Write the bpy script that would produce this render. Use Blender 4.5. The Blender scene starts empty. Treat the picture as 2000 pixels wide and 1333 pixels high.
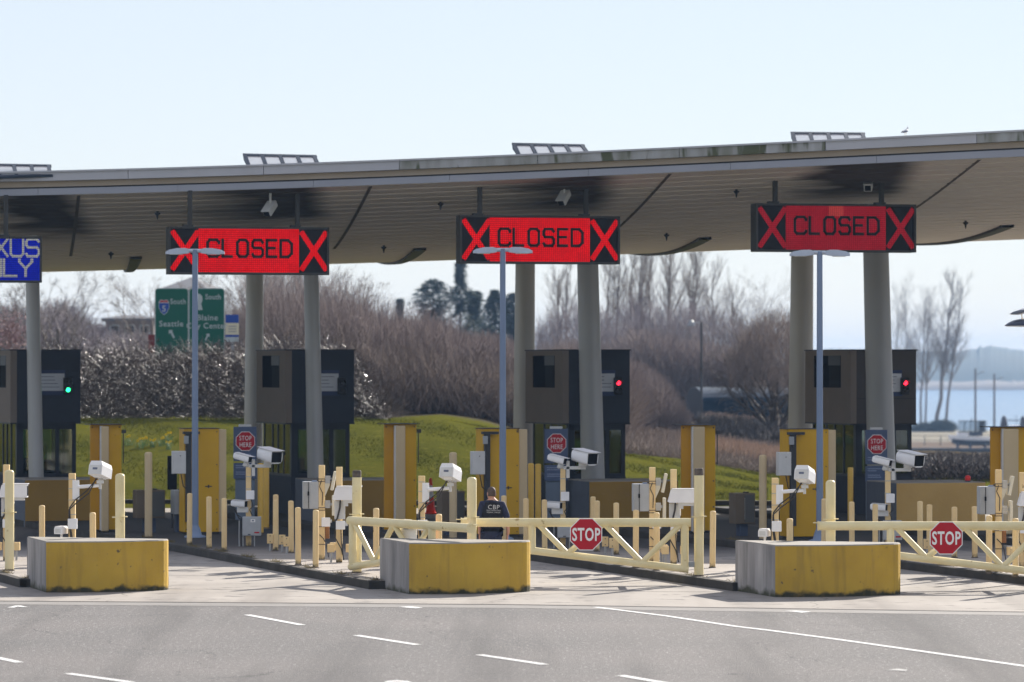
import bpy, bmesh, math, random
import numpy as np
from mathutils import Vector, Matrix

# ------------------------------------------------------------------ setup
scene = bpy.context.scene
col = scene.collection
F = 7900.0          # focal length in photo pixels (photo 2000 wide)
YH = 715.0          # horizon row in the photo
CH = 4.0            # camera height
R = math.radians

cam_d = bpy.data.cameras.new('camera')
cam_d.lens = F / 2000 * 36
cam_d.sensor_width = 36
cam_d.shift_y = (YH - 666.5) / 2000
cam_d.clip_start = 1
cam_d.clip_end = 20000
cam_d.dof.use_dof = True
cam_d.dof.focus_distance = 76
cam_d.dof.aperture_fstop = 2.0
cam = bpy.data.objects.new('camera', cam_d)
cam.location = (0, 0, CH)
cam.rotation_euler = (R(90), 0, 0)
col.objects.link(cam)
scene.camera = cam

SUN = Vector((1.0, 1.65, 1.0)).normalized()      # towards the sun
EL = math.asin(SUN.z)
AZ = math.atan2(SUN.x, SUN.y)
world = bpy.data.worlds.new('World')
scene.world = world
world.use_nodes = True
wn = world.node_tree
bg = wn.nodes['Background']
sky = wn.nodes.new('ShaderNodeTexSky')
sky.sky_type = 'NISHITA'
sky.sun_disc = False
sky.sun_elevation = EL
sky.sun_rotation = AZ
sky.air_density = 1.0
sky.dust_density = 0.0
sky.ozone_density = 2.2
tint = wn.nodes.new('ShaderNodeMix'); tint.data_type = 'RGBA'      # thin even veil of high cloud over the clear sky
tint.inputs['Factor'].default_value = .62; tint.inputs['B'].default_value = (7.7, 7.8, 8.9, 1)
wn.links.new(sky.outputs[0], tint.inputs['A']); wn.links.new(tint.outputs['Result'], bg.inputs[0])
bg.inputs[1].default_value = 0.055

sun_d = bpy.data.lights.new('sun', 'SUN')
sun_d.energy = 5.0
sun_d.angle = R(0.5)
sun_d.color = (1.0, 0.93, 0.84)
sun = bpy.data.objects.new('sun', sun_d)
sun.rotation_euler = (-SUN).to_track_quat('-Z', 'Y').to_euler()
sun.location = (40, 60, 60)
col.objects.link(sun)

vs = scene.view_settings
vs.view_transform = 'Standard'
vs.look = 'None'
vs.exposure = 1.05
vs.gamma = 1
vs.use_curve_mapping = False
scene.cycles.max_bounces = 6
scene.cycles.volume_bounces = 0
scene.cycles.transparent_max_bounces = 12

# ------------------------------------------------------------------ helpers
def at(px, D, z):
    return Vector(((px - 1000) / F * D, D, z))

def zat(py, D):
    return CH + (YH - py) / F * D

def gp(px, py, z=0.0):
    D = F * (CH - z) / (py - YH)
    return Vector(((px - 1000) / F * D, D, z))

def tag(o, label=None, cat=None, group=None, kind=None):
    if label: o['label'] = label
    if cat: o['category'] = cat
    if group: o['group'] = group
    if kind: o['kind'] = kind
    return o

def thing(name, label, cat, loc=(0, 0, 0), rz=0.0, group=None):
    o = bpy.data.objects.new(name, None)
    o.empty_display_size = 0.2
    o.location = loc
    o.rotation_euler = (0, 0, rz)
    col.objects.link(o)
    return tag(o, label, cat, group)

def kids(o):
    return [c for c in list(bpy.data.objects) if c.parent is o]

class Tree:
    """children registry (bpy has no fast children lookup before an update)"""
    ch = {}

def link(o, parent=None):
    col.objects.link(o)
    if parent is not None:
        o.parent = parent
        Tree.ch.setdefault(parent.name, []).append(o)
    return o

def copy_tree(root, loc=None, rz=None, label=None, group=None, parent=None, scale=None):
    c = root.copy()
    if parent is None:
        col.objects.link(c)
    else:
        link(c, parent)
    if loc is not None: c.location = loc
    if rz is not None: c.rotation_euler = (0, 0, rz)
    if scale is not None: c.scale = scale
    if label: c['label'] = label
    if group: c['group'] = group
    for k in Tree.ch.get(root.name, []):
        copy_tree(k, parent=c)
    return c

class MB:
    def __init__(s):
        s.v = []; s.f = []; s.m = []; s.cm = 0; s.smooth = []
    def add(s, vs, fs, smooth=False):
        n = len(s.v)
        s.v += [tuple(v) for v in vs]
        for f in fs:
            s.f.append(tuple(i + n for i in f)); s.m.append(s.cm); s.smooth.append(smooth)
        return s
    def box(s, x0, x1, y0, y1, z0, z1, M=None, bev=0.0):
        if bev > 0:
            bm = bmesh.new()
            bmesh.ops.create_cube(bm, size=1.0)
            for v in bm.verts:
                v.co = Vector((x0 + (v.co.x + .5) * (x1 - x0), y0 + (v.co.y + .5) * (y1 - y0), z0 + (v.co.z + .5) * (z1 - z0)))
            bmesh.ops.bevel(bm, geom=bm.edges[:], offset=bev, segments=2, profile=0.5, affect='EDGES')
            vs = [v.co.copy() for v in bm.verts]
            bm.verts.index_update()
            fs = [[v.index for v in f.verts] for f in bm.faces]
            bm.free()
        else:
            vs = [Vector(c) for c in ((x0,y0,z0),(x1,y0,z0),(x1,y1,z0),(x0,y1,z0),(x0,y0,z1),(x1,y0,z1),(x1,y1,z1),(x0,y1,z1))]
            fs = [(3,2,1,0),(4,5,6,7),(0,1,5,4),(1,2,6,5),(2,3,7,6),(3,0,4,7)]
        if M is not None: vs = [M @ v for v in vs]
        return s.add(vs, fs)
    def rings(s, rings, cap=True, smooth=True, closed=True):
        n = len(rings[0]); vs = [p for r in rings for p in r]; fs = []
        for i in range(len(rings) - 1):
            for j in range(n if closed else n - 1):
                k = (j + 1) % n
                fs.append((i*n+j, i*n+k, (i+1)*n+k, (i+1)*n+j))
        s.add(vs, fs, smooth)
        if cap and closed:
            s.add(rings[0], [tuple(reversed(range(n)))]); s.add(rings[-1], [tuple(range(n))])
        return s
    def tube(s, a, b, r0, r1=None, n=12, cap=True, smooth=True):
        a = Vector(a); b = Vector(b); r1 = r0 if r1 is None else r1
        d = (b - a).normalized()
        u = d.orthogonal().normalized(); w = d.cross(u)
        cs = [(math.cos(2*math.pi*i/n), math.sin(2*math.pi*i/n)) for i in range(n)]
        return s.rings([[a + (u*c + w*t)*r0 for c, t in cs], [b + (u*c + w*t)*r1 for c, t in cs]], cap, smooth)
    def path(s, pts, r, n=8, cap=True):
        pts = [Vector(p) for p in pts]
        rs = r if isinstance(r, (list, tuple)) else [r]*len(pts)
        rings = []; u = None
        for i, p in enumerate(pts):
            d = (pts[min(i+1, len(pts)-1)] - pts[max(i-1, 0)]).normalized()
            if u is None: u = d.orthogonal().normalized()
            u = (u - d*u.dot(d)).normalized(); w = d.cross(u)
            rings.append([p + (u*math.cos(2*math.pi*j/n) + w*math.sin(2*math.pi*j/n))*rs[i] for j in range(n)])
        return s.rings(rings, cap)
    def lathe(s, prof, n=16, c=(0, 0, 0), sx=1.0, sy=1.0, cap=True):
        c = Vector(c)
        rings = [[c + Vector((r*math.cos(2*math.pi*j/n)*sx, r*math.sin(2*math.pi*j/n)*sy, z)) for j in range(n)] for r, z in prof]
        return s.rings(rings, cap)
    def prism(s, poly, y0, y1, M=None):
        """polygon in x,z (counter-clockwise seen from -y) extruded along y"""
        n = len(poly)
        vs = [Vector((x, y0, z)) for x, z in poly] + [Vector((x, y1, z)) for x, z in poly]
        if M is not None: vs = [M @ v for v in vs]
        fs = [tuple(range(n)), tuple(reversed(range(n, 2*n)))]
        for i in range(n):
            j = (i+1) % n
            fs.append((j, i, i+n, j+n))
        return s.add(vs, fs)
    def slab(s, poly, z0, z1, smooth=False):
        """polygon in x,y extruded along z"""
        n = len(poly)
        vs = [(x, y, z0) for x, y in poly] + [(x, y, z1) for x, y in poly]
        fs = [tuple(reversed(range(n))), tuple(range(n, 2*n))]
        s.add(vs, fs)
        s.add(vs, [(i, (i+1) % n, (i+1) % n + n, i+n) for i in range(n)], smooth)
        return s
    def mesh(s, name, mats):
        me = bpy.data.meshes.new(name)
        me.from_pydata(s.v, [], s.f)
        for m in (mats if isinstance(mats, (list, tuple)) else [mats]): me.materials.append(m)
        me.polygons.foreach_set('material_index', s.m)
        me.polygons.foreach_set('use_smooth', s.smooth)
        me.update()
        return me
    def build(s, name, mats, parent=None, loc=None, rz=None):
        o = bpy.data.objects.new(name, s.mesh(name, mats))
        if loc is not None: o.location = loc
        if rz is not None: o.rotation_euler = (0, 0, rz)
        return link(o, parent)

def fast_mesh(name, V, Fc, mat, parent=None, kind=None, k=4, smooth=False):
    """numpy arrays straight into a mesh; Fc is (n,k)"""
    me = bpy.data.meshes.new(name)
    n = len(Fc)
    me.vertices.add(len(V)); me.vertices.foreach_set('co', np.asarray(V, np.float32).ravel())
    me.loops.add(n*k); me.loops.foreach_set('vertex_index', np.asarray(Fc, np.int32).ravel())
    me.polygons.add(n); me.polygons.foreach_set('loop_start', np.arange(0, n*k, k, dtype=np.int32))
    me.polygons.foreach_set('loop_total', np.full(n, k, np.int32))
    if smooth: me.polygons.foreach_set('use_smooth', np.ones(n, bool))
    me.materials.append(mat)
    me.update(calc_edges=True); me.validate()
    o = bpy.data.objects.new(name, me)
    if kind: o['kind'] = kind
    return link(o, parent)

# ------------------------------------------------------------------ materials
def mat(name, c, rough=0.6, c2=None, scale=4.0, amt=0.5, bump=0.0, bscale=40.0, metal=0.0, emit=None, estr=0.0,
        spec=0.22, stretch=(1, 1, 1), c3=None, s3=30.0, t3=0.62, trans=0.0):
    m = bpy.data.materials.new(name); m.use_nodes = True
    nt = m.node_tree; b = nt.nodes['Principled BSDF']
    b.inputs['Base Color'].default_value = (*c, 1)
    b.inputs['Roughness'].default_value = rough
    b.inputs['Metallic'].default_value = metal
    b.inputs['Specular IOR Level'].default_value = spec
    geo = nt.nodes.new('ShaderNodeNewGeometry')
    mp = nt.nodes.new('ShaderNodeMapping'); mp.inputs['Scale'].default_value = stretch
    nt.links.new(geo.outputs['Position'], mp.inputs['Vector'])
    out = None
    if c2 is not None:
        n1 = nt.nodes.new('ShaderNodeTexNoise'); n1.inputs['Scale'].default_value = scale; n1.inputs['Detail'].default_value = 6
        nt.links.new(mp.outputs[0], n1.inputs['Vector'])
        r1 = nt.nodes.new('ShaderNodeMapRange')
        r1.inputs['From Min'].default_value = 0.5 - 0.22; r1.inputs['From Max'].default_value = 0.5 + 0.22
        nt.links.new(n1.outputs['Fac'], r1.inputs['Value'])
        mx = nt.nodes.new('ShaderNodeMix'); mx.data_type = 'RGBA'
        mx.inputs['A'].default_value = (*c, 1); mx.inputs['B'].default_value = (*c2, 1)
        ml = nt.nodes.new('ShaderNodeMath'); ml.operation = 'MULTIPLY'; ml.inputs[1].default_value = amt
        nt.links.new(r1.outputs[0], ml.inputs[0]); nt.links.new(ml.outputs[0], mx.inputs['Factor'])
        out = mx.outputs['Result']
    if c3 is not None:      # sharp small specks or chips
        n3 = nt.nodes.new('ShaderNodeTexNoise'); n3.inputs['Scale'].default_value = s3; n3.inputs['Detail'].default_value = 3
        nt.links.new(mp.outputs[0], n3.inputs['Vector'])
        r3 = nt.nodes.new('ShaderNodeMapRange')
        r3.inputs['From Min'].default_value = t3; r3.inputs['From Max'].default_value = t3 + 0.06
        nt.links.new(n3.outputs['Fac'], r3.inputs['Value'])
        m3 = nt.nodes.new('ShaderNodeMix'); m3.data_type = 'RGBA'
        if out: nt.links.new(out, m3.inputs['A'])
        else: m3.inputs['A'].default_value = (*c, 1)
        m3.inputs['B'].default_value = (*c3, 1)
        nt.links.new(r3.outputs[0], m3.inputs['Factor'])
        out = m3.outputs['Result']
    if out: nt.links.new(out, b.inputs['Base Color'])
    if bump > 0:
        nb = nt.nodes.new('ShaderNodeTexNoise'); nb.inputs['Scale'].default_value = bscale; nb.inputs['Detail'].default_value = 4
        nt.links.new(mp.outputs[0], nb.inputs['Vector'])
        bp = nt.nodes.new('ShaderNodeBump'); bp.inputs['Strength'].default_value = bump; bp.inputs['Distance'].default_value = 0.05
        nt.links.new(nb.outputs['Fac'], bp.inputs['Height']); nt.links.new(bp.outputs[0], b.inputs['Normal'])
    if emit is not None:
        b.inputs['Emission Color'].default_value = (*emit, 1); b.inputs['Emission Strength'].default_value = estr
    m['base'] = 1
    return m

def zband(m, colr, z0, z1, nscale=6.0, jit=0.12):
    """ragged stain that clings to the lowest z0..z1 of a thing (splash dirt and moss)"""
    nt = m.node_tree; b = nt.nodes['Principled BSDF']
    geo = nt.nodes.new('ShaderNodeNewGeometry'); sp = nt.nodes.new('ShaderNodeSeparateXYZ')
    nt.links.new(geo.outputs['Position'], sp.inputs[0])
    n = nt.nodes.new('ShaderNodeTexNoise'); n.inputs['Scale'].default_value = nscale; n.inputs['Detail'].default_value = 8
    nt.links.new(geo.outputs['Position'], n.inputs['Vector'])
    ma = nt.nodes.new('ShaderNodeMath'); ma.operation = 'MULTIPLY_ADD'; ma.inputs[1].default_value = jit*4; ma.inputs[2].default_value = -jit*2
    nt.links.new(n.outputs['Fac'], ma.inputs[0])
    ad = nt.nodes.new('ShaderNodeMath'); ad.operation = 'ADD'
    nt.links.new(sp.outputs['Z'], ad.inputs[0]); nt.links.new(ma.outputs[0], ad.inputs[1])
    r = nt.nodes.new('ShaderNodeMapRange')
    r.inputs['From Min'].default_value = z0; r.inputs['From Max'].default_value = z1
    r.inputs['To Min'].default_value = 1; r.inputs['To Max'].default_value = 0
    nt.links.new(ad.outputs[0], r.inputs['Value'])
    mx = nt.nodes.new('ShaderNodeMix'); mx.data_type = 'RGBA'
    lk = b.inputs['Base Color'].links
    if lk: nt.links.new(lk[0].from_socket, mx.inputs['A'])
    else: mx.inputs['A'].default_value = b.inputs['Base Color'].default_value
    mx.inputs['B'].default_value = (*colr, 1)
    nt.links.new(r.outputs[0], mx.inputs['Factor'])
    nt.links.new(mx.outputs['Result'], b.inputs['Base Color'])
    return m

M = {}
M['asphalt'] = mat('asphalt', (.125, .122, .119), .9, (.168, .157, .150), .25, .9, .5, 40, c3=(.32, .31, .30), s3=16, t3=.60)
M['concrete_road'] = mat('concrete_road', (.35, .32, .285), .9, (.25, .23, .205), .55, .9, .15, 30, c3=(.19, .175, .16), s3=2.2, t3=.60)
M['gutter_pan'] = mat('gutter_pan', (.24, .23, .215), .8, (.17, .16, .15), 2.0, .7, .15, 30)
M['seam'] = mat('seam', (.06, .055, .05), .9)
M['island_top'] = mat('island_top', (.36, .325, .285), .85, (.24, .215, .19), 1.2, .8, .15, 25, c3=(.12, .11, .09), s3=5, t3=.66)
M['kerb'] = mat('kerb', (.075, .068, .058), .9, (.035, .032, .026), 2.5, .8, .2, 20)
M['white_paint'] = mat('white_road_paint', (.72, .72, .70), .6, (.5, .49, .47), 6, .5)
M['faded_paint'] = mat('faded_road_paint', (.5, .5, .48), .7, (.2, .2, .19), 14, .8)
M['block_yellow'] = zband(mat('block_yellow', (.55, .355, .05), .85, (.42, .26, .038), 1.3, .9, .15, 14, c3=(.12, .09, .05), s3=8, t3=.685), (.045, .042, .022), .04, .11, 4.5, .07)
M['block_grey'] = zband(mat('block_grey', (.47, .44, .41), .85, (.19, .18, .17), 2.4, .95, .15, 20, stretch=(1, 1, .22)), (.07, .07, .04), .02, .12, 3.5, .08)
M['block_top'] = mat('block_top', (.30, .28, .245), .85, (.2, .185, .16), 3, .7, .1, 20)
def streaks(m, colr, fac, sc=7):
    nt = m.node_tree; b = nt.nodes['Principled BSDF']; geo = nt.nodes.new('ShaderNodeNewGeometry')
    cur = b.inputs['Base Color'].links[0].from_socket
    mp = nt.nodes.new('ShaderNodeMapping'); mp.inputs['Scale'].default_value = (1, 1, .10); nt.links.new(geo.outputs['Position'], mp.inputs['Vector'])
    n = nt.nodes.new('ShaderNodeTexNoise'); n.inputs['Scale'].default_value = sc; n.inputs['Detail'].default_value = 4; nt.links.new(mp.outputs[0], n.inputs['Vector'])
    r = nt.nodes.new('ShaderNodeMapRange'); r.inputs['From Min'].default_value = .52; r.inputs['From Max'].default_value = .72; r.inputs['To Max'].default_value = fac; nt.links.new(n.outputs['Fac'], r.inputs['Value'])
    mx = nt.nodes.new('ShaderNodeMix'); mx.data_type = 'RGBA'; mx.inputs['B'].default_value = (*colr, 1)
    nt.links.new(cur, mx.inputs['A']); nt.links.new(r.outputs[0], mx.inputs['Factor']); nt.links.new(mx.outputs['Result'], b.inputs['Base Color'])
streaks(M['block_yellow'], (.24, .16, .05), .45)
streaks(M['block_grey'], (.12, .115, .10), .8, 5)
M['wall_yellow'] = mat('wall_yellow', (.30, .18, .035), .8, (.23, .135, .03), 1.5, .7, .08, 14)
M['wall_grey'] = mat('wall_grey', (.13, .145, .17), .8, (.10, .11, .13), 1.5, .7, .08, 14)
M['cream'] = zband(mat('cream_paint', (.78, .595, .31), .6, (.68, .48, .23), 2.2, .8, .05, 10, c3=(.36, .24, .10), s3=7, t3=.71), (.10, .08, .04), .17, .24, 14, .05)
M['cream_pale'] = mat('cream_gate_paint', (.78, .69, .42), .4, (.68, .56, .28), 2.5, .8, .04, 8, c3=(.42, .30, .13), s3=6, t3=.70)
M['cream_panel'] = mat('cream_panel', (.56, .44, .26), .6, (.48, .37, .22), 2, .6)
M['rpm_yellow'] = mat('monitor_yellow', (.60, .345, .015), .45, (.48, .27, .015), 1.3, .7, c3=(.22, .13, .02), s3=3.2, t3=.72)
M['white_metal'] = mat('white_metal', (.80, .80, .80), .35, (.68, .68, .68), 5, .5)
M['white_dull'] = mat('white_dull', (.62, .62, .60), .5, (.5, .5, .48), 5, .5)
M['grey_metal'] = mat('grey_metal', (.33, .35, .36), .4, (.27, .29, .30), 4, .6)
M['cab_side'] = mat('cabinet_side', (.42, .44, .45), .45, (.34, .35, .36), 6, .6)
M['dark'] = mat('dark_metal', (.035, .037, .04), .5, (.06, .06, .06), 6, .6)
M['black'] = mat('black_plastic', (.008, .008, .009), .5, spec=.05)
M['cable'] = mat('cable', (.05, .045, .04), .6)
M['rust'] = mat('rusty_cap', (.16, .13, .10), .8, (.05, .04, .035), 12, .9)
M['pole_blue'] = mat('lamp_pole_paint', (.20, .26, .37), .4, (.17, .22, .32), 2, .5)
M['pole_head'] = mat('lamp_head_paint', (.42, .47, .55), .35)
M['lens'] = mat('lamp_lens', (.7, .72, .72), .2)
M['red_sign'] = mat('stop_red', (.45, .012, .022), .5, (.38, .010, .018), 4, .5)
M['white_sign'] = mat('sign_white', (.80, .79, .76), .45)
M['navy'] = mat('sign_navy', (.085, .115, .19), .5, (.07, .095, .16), 4, .5)
M['navy_dark'] = mat('sign_navy_dark', (.04, .055, .12), .5)
M['pillar'] = mat('pillar_blue_grey', (.16, .20, .25), .6, (.13, .16, .2), 3, .6)
M['soffit'] = None
M['fascia'] = mat('fascia_grey', (.33, .345, .39), .5, (.28, .295, .34), .8, .7)
M['gutter'] = mat('gutter_grey', (.46, .465, .49), .5, (.38, .385, .41), 1.2, .7)
M['gutter_moss'] = mat('gutter_mossy', (.44, .445, .46), .6, (.16, .165, .12), 2.2, .95, stretch=(1, 1, .2), c3=(.09, .10, .055), s3=2.6, t3=.55)
M['beige'] = mat('fascia_beige', (.44, .37, .29), .6, (.35, .29, .22), 1.0, .7)
M['col'] = mat('column_paint', (.42, .415, .40), .38, (.36, .355, .34), .9, .7, c3=(.30, .24, .17), s3=1.2, t3=.72)
M['roof'] = mat('roof_membrane', (.28, .30, .33), .7)
M['sky_glass'] = mat('skylight_pane', (.86, .86, .88), .3)
M['booth_front'] = mat('booth_charcoal', (.048, .053, .066), .7, (.056, .06, .07), 3, .6, spec=.05)
M['booth_side'] = mat('booth_taupe', (.24, .20, .165), .7, (.205, .17, .14), 2, .6, spec=.04)
M['booth_dark'] = mat('booth_trim', (.03, .033, .04), .5)
M['booth_recess'] = mat('booth_recess', (.012, .012, .012), 1.0, spec=.0)
M['paper'] = mat('notice_white', (.55, .57, .60), .5)
M['ink'] = mat('notice_ink', (.12, .14, .2), .6)
M['beacon'] = mat('red_beacon', (.75, .03, .02), .3)
M['sigbox'] = mat('signal_box', (.022, .02, .018), .5)
M['sigoff'] = mat('signal_lens_off', (.03, .022, .018), .3)
M['green_on'] = mat('green_signal', (.0, .3, .1), .4, emit=(.02, 1.0, .30), estr=2.2)
M['red_on'] = mat('red_signal', (.4, .0, .02), .4, emit=(1.0, .015, .035), estr=2.6)
M['cone_red'] = mat('cone_red', (.85, .045, .015), .45)
M['skin'] = mat('skin', (.55, .30, .21), .55, (.48, .24, .16), 20, .4)
M['hair'] = mat('hair', (.10, .07, .055), .7, (.05, .035, .03), 60, .7)
M['uniform'] = mat('navy_uniform', (.022, .026, .055), .8, (.030, .034, .065), 9, .6, .2, 20)
M['vest'] = mat('black_vest', (.014, .015, .020), .85, (.022, .022, .028), 12, .6, .2, 30)
M['brown_box'] = mat('cabinet_brown', (.15, .12, .085), .6, (.11, .09, .065), 3, .6)
M['blue_box'] = mat('pedestal_blue', (.06, .08, .13), .6)
M['gull_grey'] = mat('gull_grey', (.16, .18, .22), .7)
M['gull_white'] = mat('gull_white', (.75, .75, .75), .7)
M['steel'] = mat('galvanised', (.40, .41, .42), .35, (.3, .31, .32), 10, .6, metal=.6)
M['grass'] = mat('grass', (.090, .088, .014), 1.0, (.052, .058, .010), .35, .8, .06, 9, spec=.0, c3=(.11, .105, .02), s3=2.6, t3=.60)
M['blade'] = mat('grass_blades', (.095, .098, .015), 1.0, (.038, .050, .008), .35, .9, spec=.0)
M['dirt'] = mat('bare_earth', (.10, .085, .06), .95, (.06, .055, .035), .4, .8, .4, 4)
M['twig_dark'] = mat('bramble_twigs', (.075, .054, .046), .45, (.044, .033, .030), .8, .8)
M['twig_brown'] = mat('shrub_twigs', (.245, .20, .185), .9, (.18, .148, .145), .10, .9, spec=.1)
M['twig_pink'] = mat('dry_grass', (.36, .25, .18), .7, (.25, .17, .13), .6, .8)
M['bark'] = mat('bark', (.15, .125, .105), .8, (.08, .068, .06), 1.5, .7)
M['bark_grey'] = mat('bark_grey', (.21, .18, .155), .8, (.12, .10, .09), 1.5, .7)
M['conifer'] = mat('conifer', (.055, .085, .065), .9, (.030, .055, .045), .6, .8)
M['green_sign'] = mat('highway_green', (.004, .105, .066), .6, (.004, .09, .058), 1.0, .5)
M['hwy_white'] = mat('highway_white', (.42, .47, .46), .6)
M['hwy_blue'] = mat('highway_blue', (.012, .06, .32), .5)
M['hwy_red'] = mat('shield_red', (.45, .03, .04), .5)
M['hwy_cream'] = mat('highway_cream', (.62, .58, .42), .5)
M['brick_red'] = mat('dull_red', (.16, .02, .018), .6)
M['window_red'] = mat('red_panel', (.50, .06, .055), .6, (.4, .05, .05), 2, .5)
M['house'] = mat('house_wall', (.19, .16, .155), .8, (.15, .13, .125), 1, .5)
M['house_roof'] = mat('house_roof', (.12, .125, .14), .8)
M['shed_blue'] = mat('shed_cover', (.012, .028, .05), 1.0, (.009, .020, .036), .8, .6, spec=.0)
M['shed_top'] = mat('shed_top', (.15, .165, .185), 1.0, (.11, .13, .15), .8, .6, spec=.0)
M['shed_end'] = mat('shed_end', (.035, .035, .045), .7)
M['hull'] = mat('boat_white', (.88, .88, .88), .35)
M['hull_dark'] = mat('boat_bottom', (.05, .05, .065), .6)
M['canvas'] = mat('boat_canvas', (.03, .034, .045), .7)
M['sand'] = mat('marina_lot', (.50, .44, .33), .9, (.36, .31, .24), .03, .8)
M['field'] = mat('marina_field', (.24, .18, .13), .9, (.16, .12, .09), .05, .8)
M['yellow_flower'] = mat('daffodil', (.85, .62, .03), .6)
M['stem_green'] = mat('daffodil_leaf', (.06, .14, .04), .6)
M['blossom'] = mat('pink_blossom', (.36, .22, .22), .8, (.38, .32, .28), 2, .8)
M['hill'] = mat('far_hill', (.035, .055, .045), .95, (.05, .06, .05), .02, .8)
M['beach'] = mat('far_shore', (.19, .165, .145), .95, (.14, .125, .115), .01, .8)

M['hwy_print'] = mat('sign_print', (.3, .3, .3), .6)
M['twig_green'] = mat('dark_green_shrub', (.035, .045, .03), .8, (.06, .055, .04), .5, .8)
M['cane_shiny'] = mat('shiny_cane', (.07, .052, .042), .16, (.045, .034, .03), 8, .8, spec=.5)
M['twig_tan'] = mat('bramble_canes', (.15, .11, .085), .3, (.09, .07, .055), 2, .8)
M['twig_brown2'] = mat('shrub_stems', (.19, .155, .14), .9, (.25, .20, .165), .15, .8, spec=.1)
M['twig_grey'] = mat('far_twigs', (.26, .225, .235), .7, (.13, .11, .12), .2, .8)
M['twig_navy'] = mat('dark_growth', (.055, .052, .06), .7, (.09, .075, .06), .5, .8)
# soffit: aluminium planks with dark patches above each lane (placed in world space)
def soffit_mat():
    m = mat('soffit_planks', (.90, .825, .76), 1.0, (.80, .73, .66), .9, .6, stretch=(.35, 1.6, 1), spec=.0)
    nt = m.node_tree; b = nt.nodes['Principled BSDF']
    geo = nt.nodes.new('ShaderNodeNewGeometry'); sp = nt.nodes.new('ShaderNodeSeparateXYZ')
    nt.links.new(geo.outputs['Position'], sp.inputs[0])
    cur = b.inputs['Base Color'].links[0].from_socket
    nz = nt.nodes.new('ShaderNodeTexNoise'); nz.inputs['Scale'].default_value = .55; nz.inputs['Detail'].default_value = 5
    mp = nt.nodes.new('ShaderNodeMapping'); mp.inputs['Scale'].default_value = (.5, 1.6, 1)
    nt.links.new(geo.outputs['Position'], mp.inputs[0]); nt.links.new(mp.outputs[0], nz.inputs['Vector'])
    def MR(sock, a, b_, c=0., d=1.):
        r = nt.nodes.new('ShaderNodeMapRange'); r.interpolation_type = 'SMOOTHSTEP'
        for k_, v in (('From Min', a), ('From Max', b_), ('To Min', c), ('To Max', d)): r.inputs[k_].default_value = v
        nt.links.new(sock, r.inputs['Value']); return r.outputs[0]
    def MU(a, b_, op='MULTIPLY'):
        q = nt.nodes.new('ShaderNodeMath'); q.operation = op
        if hasattr(a, 'links'): nt.links.new(a, q.inputs[0])
        else: q.inputs[0].default_value = a
        if hasattr(b_, 'links'): nt.links.new(b_, q.inputs[1])
        else: q.inputs[1].default_value = b_
        return q.outputs[0]
    X, Y = sp.outputs['X'], sp.outputs['Y']
    jx = MU(MU(nz.outputs['Fac'], .5, 'SUBTRACT'), 3.2)
    Xj = MU(X, jx, 'ADD')
    tot = None
    for (xl, xm, xr, y0, y1) in DARK_PATCHES:
        fx = MU(MR(Xj, xl, xm), MR(MU(X, MU(jx, .25), 'ADD'), xr - .75, xr + .1, 1, 0))
        fy = MR(MU(Y, jx, 'ADD'), y0, y1, 1, 0)
        f = MU(fx, fy)
        tot = f if tot is None else MU(tot, f, 'MAXIMUM')
    mx = nt.nodes.new('ShaderNodeMix'); mx.data_type = 'RGBA'
    nt.links.new(cur, mx.inputs['A']); mx.inputs['B'].default_value = (.035, .030, .025, 1)
    nt.links.new(MU(tot, .90), mx.inputs['Factor'])
    nt.links.new(mx.outputs['Result'], b.inputs['Base Color'])
    return m

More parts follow.
